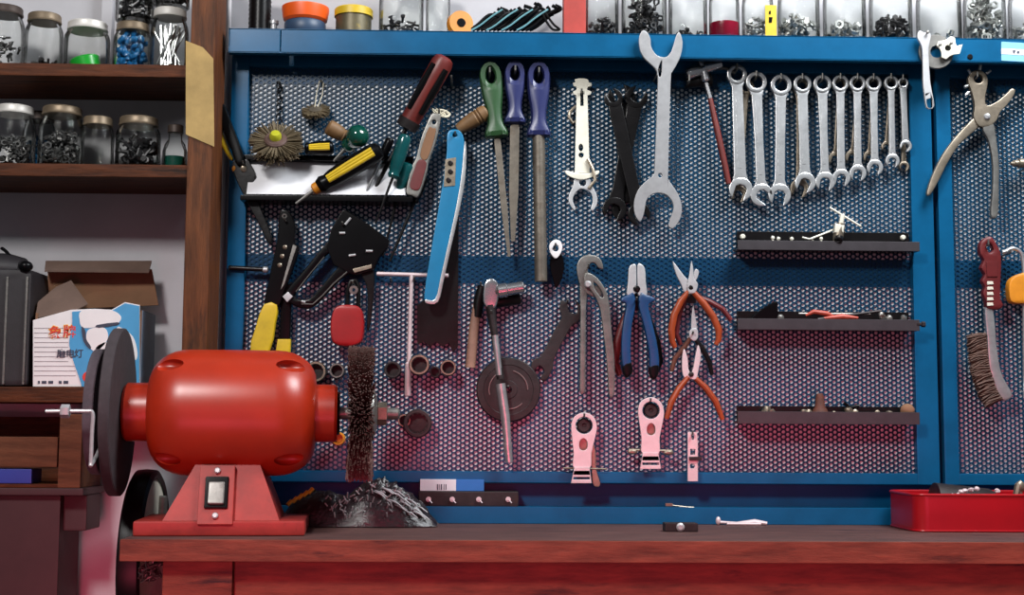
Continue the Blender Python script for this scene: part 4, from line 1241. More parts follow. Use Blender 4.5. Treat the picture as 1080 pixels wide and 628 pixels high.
for k in range(3):
    w = [c0 + Vector((0.033 * math.cos(t), -0.0122, 0.033 * math.sin(t))) for t in [k * 2.1 + 0.12 * i for i in range(12)]]
    mb.tube(w, 0.0012, 5)
mb.build('raised_ring', 'greysteel', e)
hook(536, 409, 'thick abrasive disc', -0.074, 0.003)
e = E('ratchet', 'chrome ratchet with long shaft and a socket sideways at its head', 'ratchet', P(537, 488, -0.085))
MB().plate(cr([(512, 298), (518, 294), (525, 299), (526, 312), (523, 324), (516, 326), (510, 320), (510, 306)], 4), -0.083, 0.014, bev=0.003).build('head', 'chrome', e)
MB().lathe(P(522, 308, -0.083), P(553, 303, -0.083), [(0, 0), (0, 0.007), (0.006, 0.0125), (0.020, 0.0125), (0.022, 0.0105), (0.048, 0.0105), (0.050, 0.009), (0.050, 0.006), (0.04, 0.005)], 20).build('socket', 'chrome', e)
MB().tube(px3([(517, 322), (521, 350), (525, 378), (528, 400)], -0.083), [0.0085, 0.0062, 0.0058, 0.0068], 12).build('shaft', 'iron', e)
MB().tube(px3([(522, 354), (527, 396)], -0.0845), [0.0056, 0.0056], 12).tube(px3([(528, 405), (533, 440), (536, 476)], -0.083), [0.0082, 0.0080, 0.0062], 14).tube(px3([(535, 468), (537, 488)], -0.083), [0.0078, 0.006], 12).build('grip', 'steel', e)
hook(518, 330, 'chrome ratchet', -0.094, 0.004)
# black socket next to ratchet socket
one('impact_socket', 'short black socket right under the sideways ratchet socket', 'socket', MB().lathe(P(523, 319, -0.066), P(550, 315, -0.066), [(0, 0.006), (0, 0.010), (0.040, 0.010), (0.043, 0.0085), (0.043, 0.006), (0.03, 0.005)], 20), 'dark')

# adjustable black spanner
o1 = cr([(592, 317), (598, 320), (600, 329), (608, 331), (609, 322), (606, 317), (612, 322), (613, 333), (609, 340), (603, 344), (596, 356), (588, 371), (584, 380), (583, 388), (578, 399), (572, 402), (570, 398), (574, 392), (569, 386), (563, 391), (560, 387), (562, 380), (570, 376), (577, 364), (586, 346), (592, 335), (590, 326)], 3)
one('open_end_wrench', 'black oxidised open-ended wrench leaning between the disc and the slip-joint pliers', 'wrench', MB().plate(o1, -0.058, 0.006, bev=0.0015), 'iron')
hook(599, 318, 'black wrench leaning by the disc', -0.068, 0.003)
# white clip and dark thing under it
e = E('nail_clipper', 'small tool with bright white ring and black body, right of the round file', 'clip', P(586, 303, -0.07))
MB().plate(cr([(579, 260), (583, 254), (590, 254), (593, 260), (591, 268), (586, 273), (581, 268)], 4), -0.072, 0.005, [cr([(583, 261), (586, 258), (589, 261), (588, 265), (584, 265)], 3)], 0.0012).build('ring', 'white', e)
MB().plate(cr([(582, 268), (591, 267), (595, 280), (592, 296), (586, 304), (583, 294), (580, 280)], 3), -0.066, 0.006, bev=0.001).build('body', 'black', e)
hook(586, 259, 'small white ringed clip', -0.080, 0.004)

# ------------------------------------------------------------------ pliers
# slip joint
e = E('pliers', 'grey steel slip-joint pliers with long bare handles', 'pliers', P(630, 418, -0.07))
MB().plate(cr([(608, 284), (611, 274), (618, 269.5), (628, 270), (634, 275), (636, 284), (631, 283), (627, 278), (622, 279), (620, 288), (624, 298), (632, 304), (634, 312), (622, 312), (612, 302)], 4), -0.074, 0.009, [], 0.002).plate([(611, 300), (620, 306), (618, 326), (617.5, 414), (613, 417), (611, 412), (612, 330)], -0.074, 0.008, bev=0.0025).build('jaw_handle', 'greysteel', e)
MB().plate(cr([(618, 288), (628, 292), (637, 303), (642, 318), (645, 350), (648, 380), (648, 412), (645, 420), (642, 416), (640, 386), (636, 350), (632, 324), (624, 308), (616, 298)], 4), -0.082, 0.008, [cr([(626, 298), (632, 304), (636, 312), (634, 314), (628, 306)], 3)], 0.002).build('jaw_handle', 'greysteel', e)
MB().lathe(P(620, 300, -0.084), P(620, 300, -0.094), [(0, 0.0062), (0.003, 0.0062), (0.006, 0.004), (0.006, 0)], 16).build('pivot', 'plate', e)
hook(621, 281, 'grey slip-joint pliers', -0.092, 0.004)

# red handled pliers behind and blue side cutters
e = E('pliers', 'pliers with dark red grips hidden behind the blue gripped cutters', 'pliers', P(671, 398, -0.06))
MB().tube(px3([(666, 322), (658, 340), (651, 362), (648, 382), (654, 396)], -0.063), [0.006, 0.0075, 0.0080, 0.0075, 0.005], 10, 0.8).build('grip', 'darkred', e)
MB().tube(px3([(676, 322), (684, 340), (692, 362), (695, 382), (691, 394)], -0.063), [0.006, 0.0075, 0.0080, 0.0075, 0.005], 10, 0.8).build('grip', 'rubber', e)
MB().plate([(663, 310), (679, 310), (680, 328), (662, 328)], -0.063, 0.008, bev=0.002).build('joint', 'dark', e)
e = E('side_cutters', 'side cutting pliers with blue grips and bright short jaws', 'pliers', P(671, 398, -0.08))
MB().plate(cr([(663, 283), (667, 279), (670.5, 280), (671, 290), (671, 300), (670, 310), (661, 312), (662, 298)], 3), -0.081, 0.010, bev=0.002).plate(cr([(672, 280), (676, 279), (680, 284), (681, 298), (682, 312), (673, 312), (672, 300)], 3), -0.081, 0.010, bev=0.002).build('jaw', 'plate', e)
MB().lathe(P(671.5, 305, -0.084), P(671.5, 305, -0.094), [(0, 0.006), (0.003, 0.006), (0.004, 0.004), (0.004, 0)], 16).build('pivot', 'dark', e)
MB().plate(cr([(668, 309), (662, 311), (655, 315), (655, 319), (660, 322), (657, 340), (655, 362), (656, 386), (661, 397), (666, 394), (665, 372), (666, 346), (670, 322)], 4), -0.081, 0.013, bev=0.004).build('grip', 'pliersblue', e)
MB().plate(cr([(675, 309), (681, 311), (689, 314), (690, 318), (684, 323), (688, 342), (693, 364), (695, 386), (690, 399), (685, 396), (684, 372), (679, 346), (673, 322)], 4), -0.081, 0.013, bev=0.004).build('grip', 'pliersblue', e)
MB().plate(cr([(657, 384), (665, 382), (667, 393), (661, 399), (657, 394)], 4), -0.081, 0.0136, bev=0.004).build('grip_end', 'rubber', e)
MB().plate(cr([(685, 386), (694, 384), (694, 395), (690, 401), (685, 397)], 4), -0.081, 0.0136, bev=0.004).build('grip_end', 'rubber', e)
hook(671.5, 316, 'blue gripped side cutters', -0.096, 0.004)

# orange pliers (upper)
e = E('pliers', 'long-nose pliers with orange dipped handles, upper of the two orange pairs', 'pliers', P(735, 366, -0.08))
MB().plate(cr([(709, 276), (713, 280), (722, 292), (728, 298), (729, 308), (722, 309), (718, 300), (713, 290)], 3), -0.081, 0.007, bev=0.0015).plate(cr([(729, 275), (731, 284), (732, 294), (736, 300), (733, 309), (726, 309), (725, 300), (727, 288)], 3), -0.084, 0.007, bev=0.0015).plate(cr([(733, 284), (737, 287), (734, 296), (731, 294)], 3), -0.081, 0.006, bev=0.001).build('jaw', 'plate', e)
MB().lathe(P(728, 304, -0.085), P(728, 304, -0.093), [(0, 0.005), (0.002, 0.005), (0.003, 0.003), (0.003, 0)], 14).build('pivot', 'dark', e)
MB().tube(px3([(726, 308), (718, 318), (711, 332), (708, 348), (709, 360), (712, 367)], -0.083), [0.0045, 0.006, 0.0062, 0.006, 0.0052, 0.004], 10, 0.9).build('handle', 'orange', e)
MB().tube(px3([(731, 308), (742, 320), (752, 334), (758, 348), (758, 358), (755, 364)], -0.083), [0.0045, 0.006, 0.0062, 0.006, 0.0052, 0.004], 10, 0.9).build('handle', 'orange', e)
hook(727, 312, 'upper orange handled pliers', -0.094, 0.004)
# dark pair behind it; its right handle is built in place of a shadow
e = E('pliers', 'dark pliers behind the upper orange pair, right handle built where its shadow falls', 'pliers', P(740, 344, -0.06))
MB().plate([(722, 306), (734, 306), (734, 320), (722, 320)], -0.063, 0.007, bev=0.002).build('joint', 'dark', e)
MB().tube(px3([(732, 312), (748, 318), (762, 326), (771, 338)], -0.063), [0.004, 0.0048, 0.0048, 0.0038], 10).build('handle', 'darkred', e)
MB().tube(px3([(724, 312), (716, 332), (713, 352), (718, 364)], -0.063), [0.004, 0.0048, 0.0048, 0.0038], 10).build('handle', 'darkred', e)
# lower pair
e = E('pliers', 'needle-nose pliers with thin orange brown handles, lower of the two orange pairs', 'pliers', P(733, 445, -0.075))
MB().plate(cr([(731, 322), (733, 332), (735, 346), (735, 352), (732, 354), (729, 350), (729, 336)], 3), -0.073, 0.006, bev=0.0012).plate(cr([(728, 348), (735, 347), (736, 356), (732, 360), (727, 356)], 3), -0.076, 0.006, bev=0.0012).build('bright_nose', 'plate', e)
MB().plate(cr([(721, 368), (725, 378), (726, 390), (730, 398), (726, 401), (720, 396), (719, 380)], 3), -0.075, 0.007, bev=0.0015).plate(cr([(736, 364), (739, 374), (737, 388), (734, 400), (728, 399), (731, 388), (733, 376)], 3), -0.078, 0.007, bev=0.0015).build('jaw', 'pinksteel', e)
MB().tube(px3([(729, 356), (722, 366), (712, 378), (708, 392)], -0.073), [0.004, 0.0045, 0.0045, 0.0035], 10).build('spring_arm', 'rust', e)
MB().tube(px3([(733, 358), (741, 368), (748, 382), (751, 396)], -0.073), [0.004, 0.0045, 0.0045, 0.0035], 10).build('spring_arm', 'dark', e)
MB().tube(px3([(726, 398), (716, 410), (708, 424), (703, 442)], -0.077), [0.0042, 0.0055, 0.0056, 0.004], 10).build('handle', 'orange', e)
MB().tube(px3([(732, 398), (744, 409), (755, 424), (762, 443)], -0.077), [0.0042, 0.0055, 0.0056, 0.004], 10).build('handle', 'orange', e)
MB().lathe(P(729, 395, -0.079), P(729, 395, -0.088), [(0, 0.0045), (0.004, 0.0045), (0.005, 0.003), (0.005, 0)], 14).build('pivot', 'iron', e)
hook(731, 352, 'lower orange handled pliers', -0.086, 0.004)


# ------------------------------------------------------------------ plate clamps at the bottom
def clamp(x, ytop, label, tilt, wing, yb, Y=-0.078):
    e = E('flat_clamp', label, 'clamp', P(x, yb, Y))
    H = yb - ytop
    k = H / 74.0
    T = lambda u, v: (x + u * k + tilt * v / H, ytop + v)
    o1 = cr([T(-13, 14), T(-11, 5), T(-4, 0), T(4, 0), T(11, 5), T(14, 14), T(13, 24), T(9.5, 42), T(8.5, 58 * k), T(-8.5, 58 * k), T(-9.5, 42), T(-12, 24)], 4)
    cxy = T(0.5, 13)
    c2 = T(0.5, 33)
    h2 = cr([(c2[0] - 4, c2[1] - 3), (c2[0], c2[1] - 6.5), (c2[0] + 4, c2[1] - 3), (c2[0] + 4, c2[1] + 4), (c2[0], c2[1] + 6.5), (c2[0] - 4, c2[1] + 4)], 3)
    MB().plate(o1, Y, 0.005, [circ(cxy[0], cxy[1], 9 * k, 20), h2], 0.001).build('body_plate', 'pinksteel', e)
    b0 = 57 * k
    MB().plate([T(-8, b0), T(8, b0), T(11, b0 + 17 * k), T(-11, b0 + 17 * k)], Y - 0.003, 0.006,
               [[T(-8, b0 + 4.5), T(8, b0 + 4.5), T(8.2, b0 + 7.5), T(-8.2, b0 + 7.5)], [T(-8.5, b0 + 10.5), T(8.5, b0 + 10.5), T(8.7, b0 + 13), T(-8.7, b0 + 13)]], 0.001).build('slotted_foot', 'pinksteel', e)
    MB().plate(o1[:], Y + 0.009, 0.004, [circ(cxy[0], cxy[1], 9 * k, 20)], 0.001).build('back_plate', 'brassy', e)
    m = MB().lathe(P(cxy[0], cxy[1], Y + 0.012), P(cxy[0], cxy[1], Y - 0.001), [(0, 0.003), (0, 0.0125), (0.007, 0.0125), (0.009, 0.010), (0.009, 0.004), (0.006, 0.003)], 18)
    m.build('ring', 'iron', e)
    if wing:
        MB().rod(P(x - 23, ytop + b0 - 3, Y + 0.004), P(x + 23, ytop + b0 - 2, Y + 0.004), 0.0022, 8).ell(P(x - 19, ytop + b0 - 1, Y + 0.004), (0.009, 0.003, 0.0045)).ell(P(x + 19, ytop + b0, Y + 0.004), (0.009, 0.003, 0.0045)).build('cross_pin', 'brassy', e)
    else:
        MB().rod(P(x - 22, ytop + b0 + 1, Y + 0.006), P(x + 24, ytop + b0 + 2, Y + 0.006), 0.0015, 8).plate(cr([(x + 8, ytop + 30), (x + 12, ytop + 40), (x + 13, ytop + 60), (x + 17, ytop + 74), (x + 14, ytop + 78), (x + 9, ytop + 74), (x + 8, ytop + 56)], 3), Y + 0.008, 0.005, bev=0.001).build('cross_pin', 'brassy', e)
    hook(x + 0.3, ytop + 3.5, label.split(' above')[0], Y - 0.012, 0.005)
    return e


clamp(616, 436, 'flat silver clamp, leftmost of three above the blue ledge', -3, False, 510)
clamp(686, 420, 'flat silver clamp with cross pin, middle of three above the ledge', 0, True, 495)
e = E('flat_clamp', 'narrow silver clip, rightmost and smallest of the three clamps above the ledge', 'clamp', P(730, 508, -0.075))
MB().plate([(725, 456), (735, 456), (736, 470), (736, 508), (725, 508), (725, 470)], -0.077, 0.005, [[(728, 474), (733, 474), (733, 480), (728, 480)], circ(730, 492, 2.6, 10), [(729, 458), (732, 458), (731.5, 464), (729.5, 464)]], 0.001).build('body_plate', 'pinksteel', e)
MB().box(P(727, 486, -0.083), P(739, 482, -0.071), 0.0008).build('buckle', 'iron', e)
hook(730.5, 459, 'narrow silver clip at the bottom', -0.088, 0.006)


# ------------------------------------------------------------------ three dark racks on the right of the board
def rack(ya, yl, yb, label, x0=777, x1=970):
    Yf = -0.094
    a, b = P(x0 + 1, yl, Yf), P(x1, yb, Yf)
    e = E('tool_rack', label, 'rack', P((x0 + x1) / 2, yb, -0.07))
    zl_, zb2 = a.z, b.z
    MB().box((P(x0, ya, -0.055).x, -0.0565, zb2 + 0.001), (P(958, ya, -0.055).x, -0.0515, P(870, ya, -0.055).z), 0.0008).build('back_strip', 'dark', e)
    MB().box((a.x, Yf, zb2), (b.x, -0.0646, zb2 + 0.003), 0.0006).box((a.x, -0.0650, zb2), (P(957, yb, -0.055).x, -0.0560, zb2 + 0.003), 0.0006).build('rack_floor', 'black', e)
    MB().box((a.x, Yf - 0.001, zb2 - 0.0005), (b.x, Yf + 0.0025, zl_), 0.0008).build('front_lip', 'racksteel', e)
    return e, zl_, zb2 + 0.003


RKS = []
RKS.append(rack(245, 253.5, 265, 'upper black rack carrying a small tap wrench')[1:])
RKS.append(rack(329, 336, 349, 'middle black rack with thin sticks and orange scraps')[1:])
RKS.append(rack(429, 434, 448, 'lower black rack with a dark cone standing in it')[1:])
# screws heads on upper rack ends
for i, (x, y, w) in enumerate(((783, 250, 'left'), (952, 251, 'right'))):
    c = P(x, y, -0.0565)
    one('bolt_head', 'pale round bolt head at the %s end of the upper rack' % w, 'bolt', MB().lathe(c, c + Vector((0, -1, 0)), [(0, 0.0048), (0.003, 0.0048), (0.005, 0.003), (0.005, 0.0)], 14), 'ivory')
# tap wrench
e = E('tap_wrench', 'small steel tap wrench with sliding cross bar on the upper rack', 'tap wrench', P(885, 258, -0.08))
MB().tube(px3([(882, 262), (884, 250), (887, 236)], -0.084), [0.0062, 0.0095, 0.0075], 12).build('body', 'brassy', e)
MB().lathe(P(885, 250, -0.080), P(884, 255, -0.1005), [(0, 0.008), (0.012, 0.008), (0.02, 0.0065), (0.021, 0.004), (0.016, 0.003)], 14).build('chuck', 'dark', e)
MB().rod(P(875, 219, -0.084), P(908, 239, -0.084), 0.0019, 10).rod(P(889, 226, -0.084), P(886, 240, -0.084), 0.0042, 10).build('cross_bar', 'ivory', e)
MB().plate([(880, 236), (890, 238), (889, 246), (879, 246)], -0.086, 0.012, bev=0.002).build('collar', 'ivory', e)
zf = RKS[0][1]
one('steel_pin', 'pale thin pin leaning against the tap wrench on the upper rack', 'pin', MB().rod(P(854, 252.5, -0.080), P(879, 242.5, -0.076), 0.0018, 8).rod(P(846, 250.5, -0.074), P(858, 253.5, -0.078), 0.0016, 8), 'ivory')
mb = MB()
for x, y in ((815, 251), (821, 252), (835, 252), (866, 252)):
    c = P(x, y, -0.085)
    mb.ell((c.x, c.y, c.z), (0.0035, 0.003, 0.0035), None, 8, 6, 0.1)
    mb.rod((c.x, c.y, c.z), (c.x, c.y, zf), 0.0018, 6)
one('small_screws', 'few tiny pale screws standing in the upper rack', 'screws', mb, 'ivory', kind='stuff')
# middle rack
zf = RKS[1][1]
one('scraper', 'black wedge shaped scraper leaning at the left of the middle rack', 'scraper', MB().plate(cr([(791, 341), (797, 331), (810, 322), (819, 318), (820, 326), (819, 341)], 2), -0.076, 0.008, bev=0.002), 'black')
one('plastic_scrap', 'orange red plastic scraps lying in the middle rack', 'scrap', MB().tube(px3([(850, 333), (858, 329), (872, 331), (880, 334)], -0.083), [0.002, 0.004, 0.0045, 0.002], 8).tube(px3([(868, 336), (888, 334), (905, 335.5)], -0.088), [0.002, 0.005, 0.002], 8), mat('orange red plastic', (176, 66, 44), 0, 0.5))
one('thin_stick', 'long dark stick lying slanted in the middle rack', 'stick', MB().rod(P(862, 337, -0.089), P(930, 328, -0.078), 0.0024, 8), 'iron')
one('grey_stick', 'pale grey stick under the dark one in the middle rack', 'stick', MB().rod(P(842, 331, -0.072), P(918, 331.5, -0.070), 0.0020, 8), 'greysteel')
mb = MB()
for x, y in ((823, 333.5), (931, 333), (938, 334), (953, 334), (930, 331)):
    c = P(x, y, -0.08)
    mb.ell((c.x, c.y, c.z - 0.0035), (0.006, 0.004, 0.0065), None, 8, 6, 0.15)
one('metal_bits', 'small grey bits at the right end of the middle rack', 'bits', mb, 'greysteel', kind='stuff')
MB()
c = P(977, 344, -0.075)
one('bolt_head', 'dark bolt end sticking out right of the middle rack', 'bolt', MB().lathe(P(967, 342, -0.0935), P(977, 342.5, -0.0935), [(0, 0.003), (0.008, 0.003), (0.008, 0.005), (0.014, 0.005), (0.014, 0)], 6), 'iron')
# lower rack
zf = RKS[2][1]
c = P(865, 440, -0.076)
c.z = zf
one('metal_cone', 'dark red rusty cone standing in the lower rack', 'cone', MB().lathe(c, c + Vector((-0.003, 0, 1)), [(0, 0), (0, 0.0195), (0.006, 0.019), (0.022, 0.012), (0.026, 0.0088), (0.044, 0.0072), (0.049, 0.005), (0.049, 0)], 20, (1, 0.8)), 'rust')
c = P(957, 434, -0.079)
one('pale_lump', 'pale rounded lump at the right end of the lower rack', 'stone', MB().ell((c.x, c.y, c.z + 0.0012), (0.0125, 0.009, 0.0115), None, 14, 10, 0.06), 'card')
mb = MB()
for x, y, r in ((809, 431, 0.007), (813, 433, 0.006), (848, 433, 0.005), (853, 432, 0.004), (895, 431, 0.006), (902, 433, 0.005), (880, 434, 0.004), (925, 434, 0.005), (938, 434, 0.005)):
    c = P(x, y, -0.081)
    mb.ell((c.x, c.y, c.z - 0.004), (r * 1.2, r * 0.8, r * 1.15), None, 8, 6, 0.2)
one('metal_bits', 'small rusty bits strewn along the lower rack', 'bits', mb, 'brassy', kind='stuff')
one('black_screw_bits', 'black bent bits right of the dark cone in the lower rack', 'bits', MB().tube(px3([(890, 425), (896, 430), (906, 428), (902, 434)], -0.079), 0.003, 8), 'black')

# ------------------------------------------------------------------ things hung on the shelf lip and right board
Yh = YL - 0.004
c = P(987, 55, Yh)
rr = 19 * S(Yh)
one('steel_ring', 'grey flat steel ring hanging on the shelf edge behind a wrench', 'ring', MB().lathe(c + Vector((0, 0.0025, 0)), c - Vector((0, 1, 0)), [(0, rr * 0.36), (0, rr * 0.97), (0.001, rr), (0.005, rr), (0.006, rr * 0.96), (0.006, rr * 0.36), (0, rr * 0.36)], 40), 'greysteel')
c = P(1000, 50.5, Yh - 0.008)
pts = []
for k in range(16):
    r_ = (12.5, 12.5, 9, 9)[k % 4] if k % 16 < 14 else 9
    w = 2 * PI * k / 16 + 0.2
    pts.append((1000 + r_ * math.cos(w), 50.5 + r_ * math.sin(w)))
pts[0] = (1015, 47)
pts[1] = (1012, 57)
one('toothed_washer', 'pale toothed washer over the grey ring on the shelf edge', 'washer', MB().plate(pts, Yh - 0.010, 0.004, [circ(999.5, 51, 3.2, 14)], 0.001), 'ivory')
mb = MB().plate(cr([(967, 40), (969, 33), (975, 35), (979, 33), (981.5, 38), (980, 46), (979, 56), (981, 88), (985, 112), (977, 114), (974, 96), (973, 88), (972.5, 58), (971, 48)], 3), Yh - 0.009, 0.006, [[(976, 100), (980, 99), (980, 103), (977, 104)]], 0.0015)
one('flat_wrench', 'flat pale wrench with forked top hanging over the grey ring', 'wrench', mb, 'plate')
for x, y, w in ((975, 37, 'flat pale wrench on the shelf edge'), (999.5, 48.5, 'toothed washer on the shelf edge'), (988, 50, 'grey steel ring on the shelf edge')):
    a = P(x, y, Yh)
    one('peg_hook', 'small nail in the shelf edge carrying the ' + w, 'hook', MB().tube([Vector((a.x, YL + 0.001, a.z)), Vector((a.x, YL - 0.022, a.z))], 0.0016, 8).ell((a.x, YL - 0.022, a.z), (0.003, 0.001, 0.003)), 'greysteel', 'peg hooks on the tool boards')
c = P(1023, 60, YL)
one('screw_head', 'dark screw head in the blue shelf edge right of the toothed washer', 'screw', MB().lathe(c + Vector((0, 0.001, 0)), c - Vector((0, 1, 0)), [(0, 0.0048), (0.002, 0.0048), (0.003, 0.0035), (0.003, 0)], 14), 'dark')
# sticker
e = E('shelf_label', 'pale blue and white paper label on the blue shelf edge at far right', 'label', P(1070, 65, YL))
MB().plate([(1056, 44), (1092, 46), (1092, 66), (1056, 64)], YL - 0.0006, 0.0008, bev=0.0001).build('label_card', mat('pale blue paper', (120, 178, 214), 0, 0.6, 0.06), e)
MB().plate([(1056, 51), (1092, 53), (1092, 59), (1056, 57)], YL - 0.0012, 0.0006, bev=0.0001).build('white_band', 'white', e)
MB().plate([(1068, 53), (1071, 53), (1071, 54), (1070, 56.5), (1068.6, 56.5)], YL - 0.0016, 0.0005, bev=0).plate([(1072.5, 54), (1075, 53.6), (1075, 56.6), (1072.5, 56.6)], YL - 0.0016, 0.0005, bev=0).build('printed_mark', 'printdark', e)

# punch pliers
e = E('punch_pliers', 'nickel revolving leather punch pliers on the right hand board', 'pliers', P(1030, 230, -0.08))
MB().plate(cr([(1020, 86), (1023, 78), (1030, 74), (1037, 77), (1041, 84), (1040, 94), (1038, 104), (1040, 112), (1050, 108), (1060, 100), (1066, 94), (1070, 97), (1064, 108), (1054, 119), (1050, 128), (1042, 134), (1032, 134), (1026, 124), (1027, 112), (1024, 98)], 3), -0.082, 0.011, [circ(1031, 84, 4.6, 14)], 0.002).build('jaw', 'brassy', e)
MB().plate(cr([(1028, 124), (1034, 130), (1028, 138), (1012, 152), (1000, 170), (990, 190), (982, 204), (978, 207), (977, 202), (983, 184), (993, 164), (1006, 146), (1020, 131)], 3), -0.080, 0.010, bev=0.003).build('handle', 'brassy', e)
MB().plate(cr([(1038, 130), (1047, 130), (1050, 146), (1053, 170), (1053, 200), (1052, 226), (1048, 231), (1044, 226), (1046, 200), (1046, 172), (1042, 150), (1036, 138)], 3), -0.082, 0.010, bev=0.003).build('handle', 'greysteel', e)
MB().lathe(P(1041, 123, -0.086), P(1041, 123, -0.096), [(0, 0.0055), (0.004, 0.0055), (0.006, 0.003), (0.006, 0)], 14).build('pivot', 'plate', e)
for k, (a, b) in enumerate((((1022, 90), (1017, 92)), ((1024, 78), (1021, 73)), ((1033, 75), (1034, 68)), ((1040, 78), (1045, 74)), ((1022, 97), (1018, 101)))):
    MB().rod(P(*a, -0.082), P(*b, -0.084), 0.0028, 8).build('punch_tube', 'steel', e)
hook(1031, 82, 'leather punch pliers', -0.094, 0.010)

# wire brush with red handle
e = E('wire_brush', 'curved wire scratch brush with dark red ribbed handle on the right board', 'brush', P(1045, 430, -0.08))
MB().plate(cr([(1032, 258), (1037, 252), (1044, 250), (1048, 255), (1053, 264), (1055, 276), (1054, 300), (1054, 316), (1057, 322), (1052, 327), (1040, 326), (1038, 318), (1035, 310), (1037, 303), (1034, 297), (1037, 290), (1033, 283), (1036, 275), (1032, 268)], 3), -0.082, 0.016,
           [cr([(1039, 259), (1043, 258), (1046, 264), (1042, 267)], 3)], 0.004).build('handle', 'darkred', e)
for k in range(5):
    MB().plate([(1041, 297 + 5.6 * k), (1047, 297 + 5.6 * k), (1048, 300 + 5.6 * k), (1041, 300.4 + 5.6 * k)], -0.0905, 0.002, bev=0.0005).build('grip_rib', 'ivory', e)
MB().plate([(1040, 276), (1052, 276), (1052, 292), (1041, 292)], -0.0905, 0.0022, bev=0.0006).build('raised_panel', 'darkred', e)
strip = cr([(1038, 326), (1046, 326), (1049, 345), (1051, 370), (1056, 395), (1066, 414), (1064, 421), (1055, 422), (1047, 406), (1042, 384), (1040, 356)], 4)
MB().plate(strip, -0.082, 0.010, bev=0.003).build('metal_back', 'steel', e)
mb = MB()
ctr = [(1040, 352), (1041, 364), (1042, 376), (1044, 388), (1048, 400), (1052, 412), (1058, 421)]
ctr = cr(ctr, 10, False)
for q in ctr:
    for k in range(9):
        w = random.uniform(-0.25, 0.25)
        L = random.uniform(17, 22)
        dx, dy = -math.cos(0.35 + w), math.sin(0.35 + w)
        yy = -0.082 + random.uniform(-0.008, 0.008)
        mb.tube([P(q[0], q[1], yy), P(q[0] + dx * L * 0.5, q[1] + dy * L * 0.5 - 1, yy), P(q[0] + dx * L, q[1] + dy * L, yy + random.uniform(-0.004, 0.004))], [0.0012, 0.0012, 0.0009], 4)
mb.build('bristles', 'bronze', e)
hook(1042.5, 259, 'red handled wire brush', -0.098, 0.010)
# coping saw at right edge
e = E('coping_saw', 'small saw frame of bent silver rod with orange handle piece at the right edge', 'saw', P(1078, 420, -0.07))
MB().tube(cr([tuple(q) for q in px3([(1057, 266), (1061, 265), (1068, 262), (1076, 266), (1079, 276), (1080, 300), (1081, 420)], -0.079)], 4, False), 0.0034, 10).build('bent_rod', 'steel', e)
MB().plate(cr([(1063, 297), (1072, 290), (1086, 288), (1094, 296), (1094, 314), (1084, 320), (1066, 320), (1062, 310)], 3), -0.079, 0.020, bev=0.004).build('handle_piece', 'amber', e)
MB().tube(px3([(1098, 318), (1098, 372), (1096, 420), (1082, 420)], -0.079), 0.004, 10).build('outer_rod', 'dark', e)
hook(1066, 267, 'bent silver saw frame', -0.088, 0.006)
e = E('chuck_key', 'small grey green bolt sticking in from the right edge', 'bolt', P(1075, 178, -0.08))
MB().lathe(P(1066, 172.5, -0.078), P(1100, 172.5, -0.078), [(0, 0), (0, 0.003), (0.004, 0.004), (0.006, 0.0062), (0.013, 0.0062), (0.014, 0.0085), (0.03, 0.0085), (0.03, 0.005), (0.06, 0.005), (0.06, 0)], 16).build('bolt', 'brassy', e)
hook(1086, 176, 'grey green bolt at the right edge', -0.088, 0.005)

# ------------------------------------------------------------------ bench grinder
gp = P(233, 565, -0.29)
e = E('bench_grinder', 'big orange red bench grinder with a stone and a wire wheel on the workbench', 'bench grinder', (gp.x, -0.29, BZ + 0.0002), rz=R(5))
X = Vector((1, 0, 0))
za = 0.1805


def prism(mb, bot, top, z0, z1):
    vs = [(a, b, z0) for a, b in bot] + [(a, b, z1) for a, b in top]
    n = len(bot)
    return mb.add(vs, [tuple(range(n - 1, -1, -1)), tuple(range(n, 2 * n))] + [(i, (i + 1) % n, n + (i + 1) % n, n + i) for i in range(n)])


rect = lambda a, b, c, d: [(a, c), (b, c), (b, d), (a, d)]
mb = MB()
mb.box((-0.118, -0.088, 0), (0.129, 0.088, 0.022), 0.004)
prism(mb, rect(-0.078, 0.092, -0.082, 0.082), rect(-0.032, 0.058, -0.055, 0.055), 0.020, 0.108)
mb.build('base', 'redbase', e, True)
tilt = math.atan2(0.027, 0.088)
sp = MB()
sp.box((-0.0265, -0.006, -0.046), (0.0245, 0.002, 0.043), 0.0015, (-tilt, 0, 0))
SPC = Vector((0, -0.0735, 0.060))
sp.v = [tuple(Vector(v) + SPC) for v in sp.v]
spo = sp.build('switch_plate', 'redbase', e, True)
fr = MB().box((-0.0175, -0.009, -0.022), (0.0165, 0.0, 0.026), 0.002, (-tilt, 0, 0))
fr.v = [tuple(Vector(v) + SPC) for v in fr.v]
sw = fr.build('switch_housing', 'black', e, True)
sb = MB().box((-0.0125, -0.013, -0.016), (0.0115, -0.004, 0.019), 0.003, (-tilt - 0.12, 0, 0))
sb.v = [tuple(Vector(v) + SPC) for v in sb.v]
o = sb.build('rocker', 'greysteel', sw, True)
for dz in (-0.034, 0.0335):
    s_ = MB().lathe((-0.001, -0.0075, dz), (-0.001, -0.02, dz), [(0, 0.0045), (0.0015, 0.0045), (0.003, 0.003), (0.003, 0)], 14)
    m3 = Euler((-tilt, 0, 0)).to_matrix()
    s_.v = [tuple(m3 @ Vector(v) + SPC) for v in s_.v]
    s_.build('screw', 'plate', spo, True)
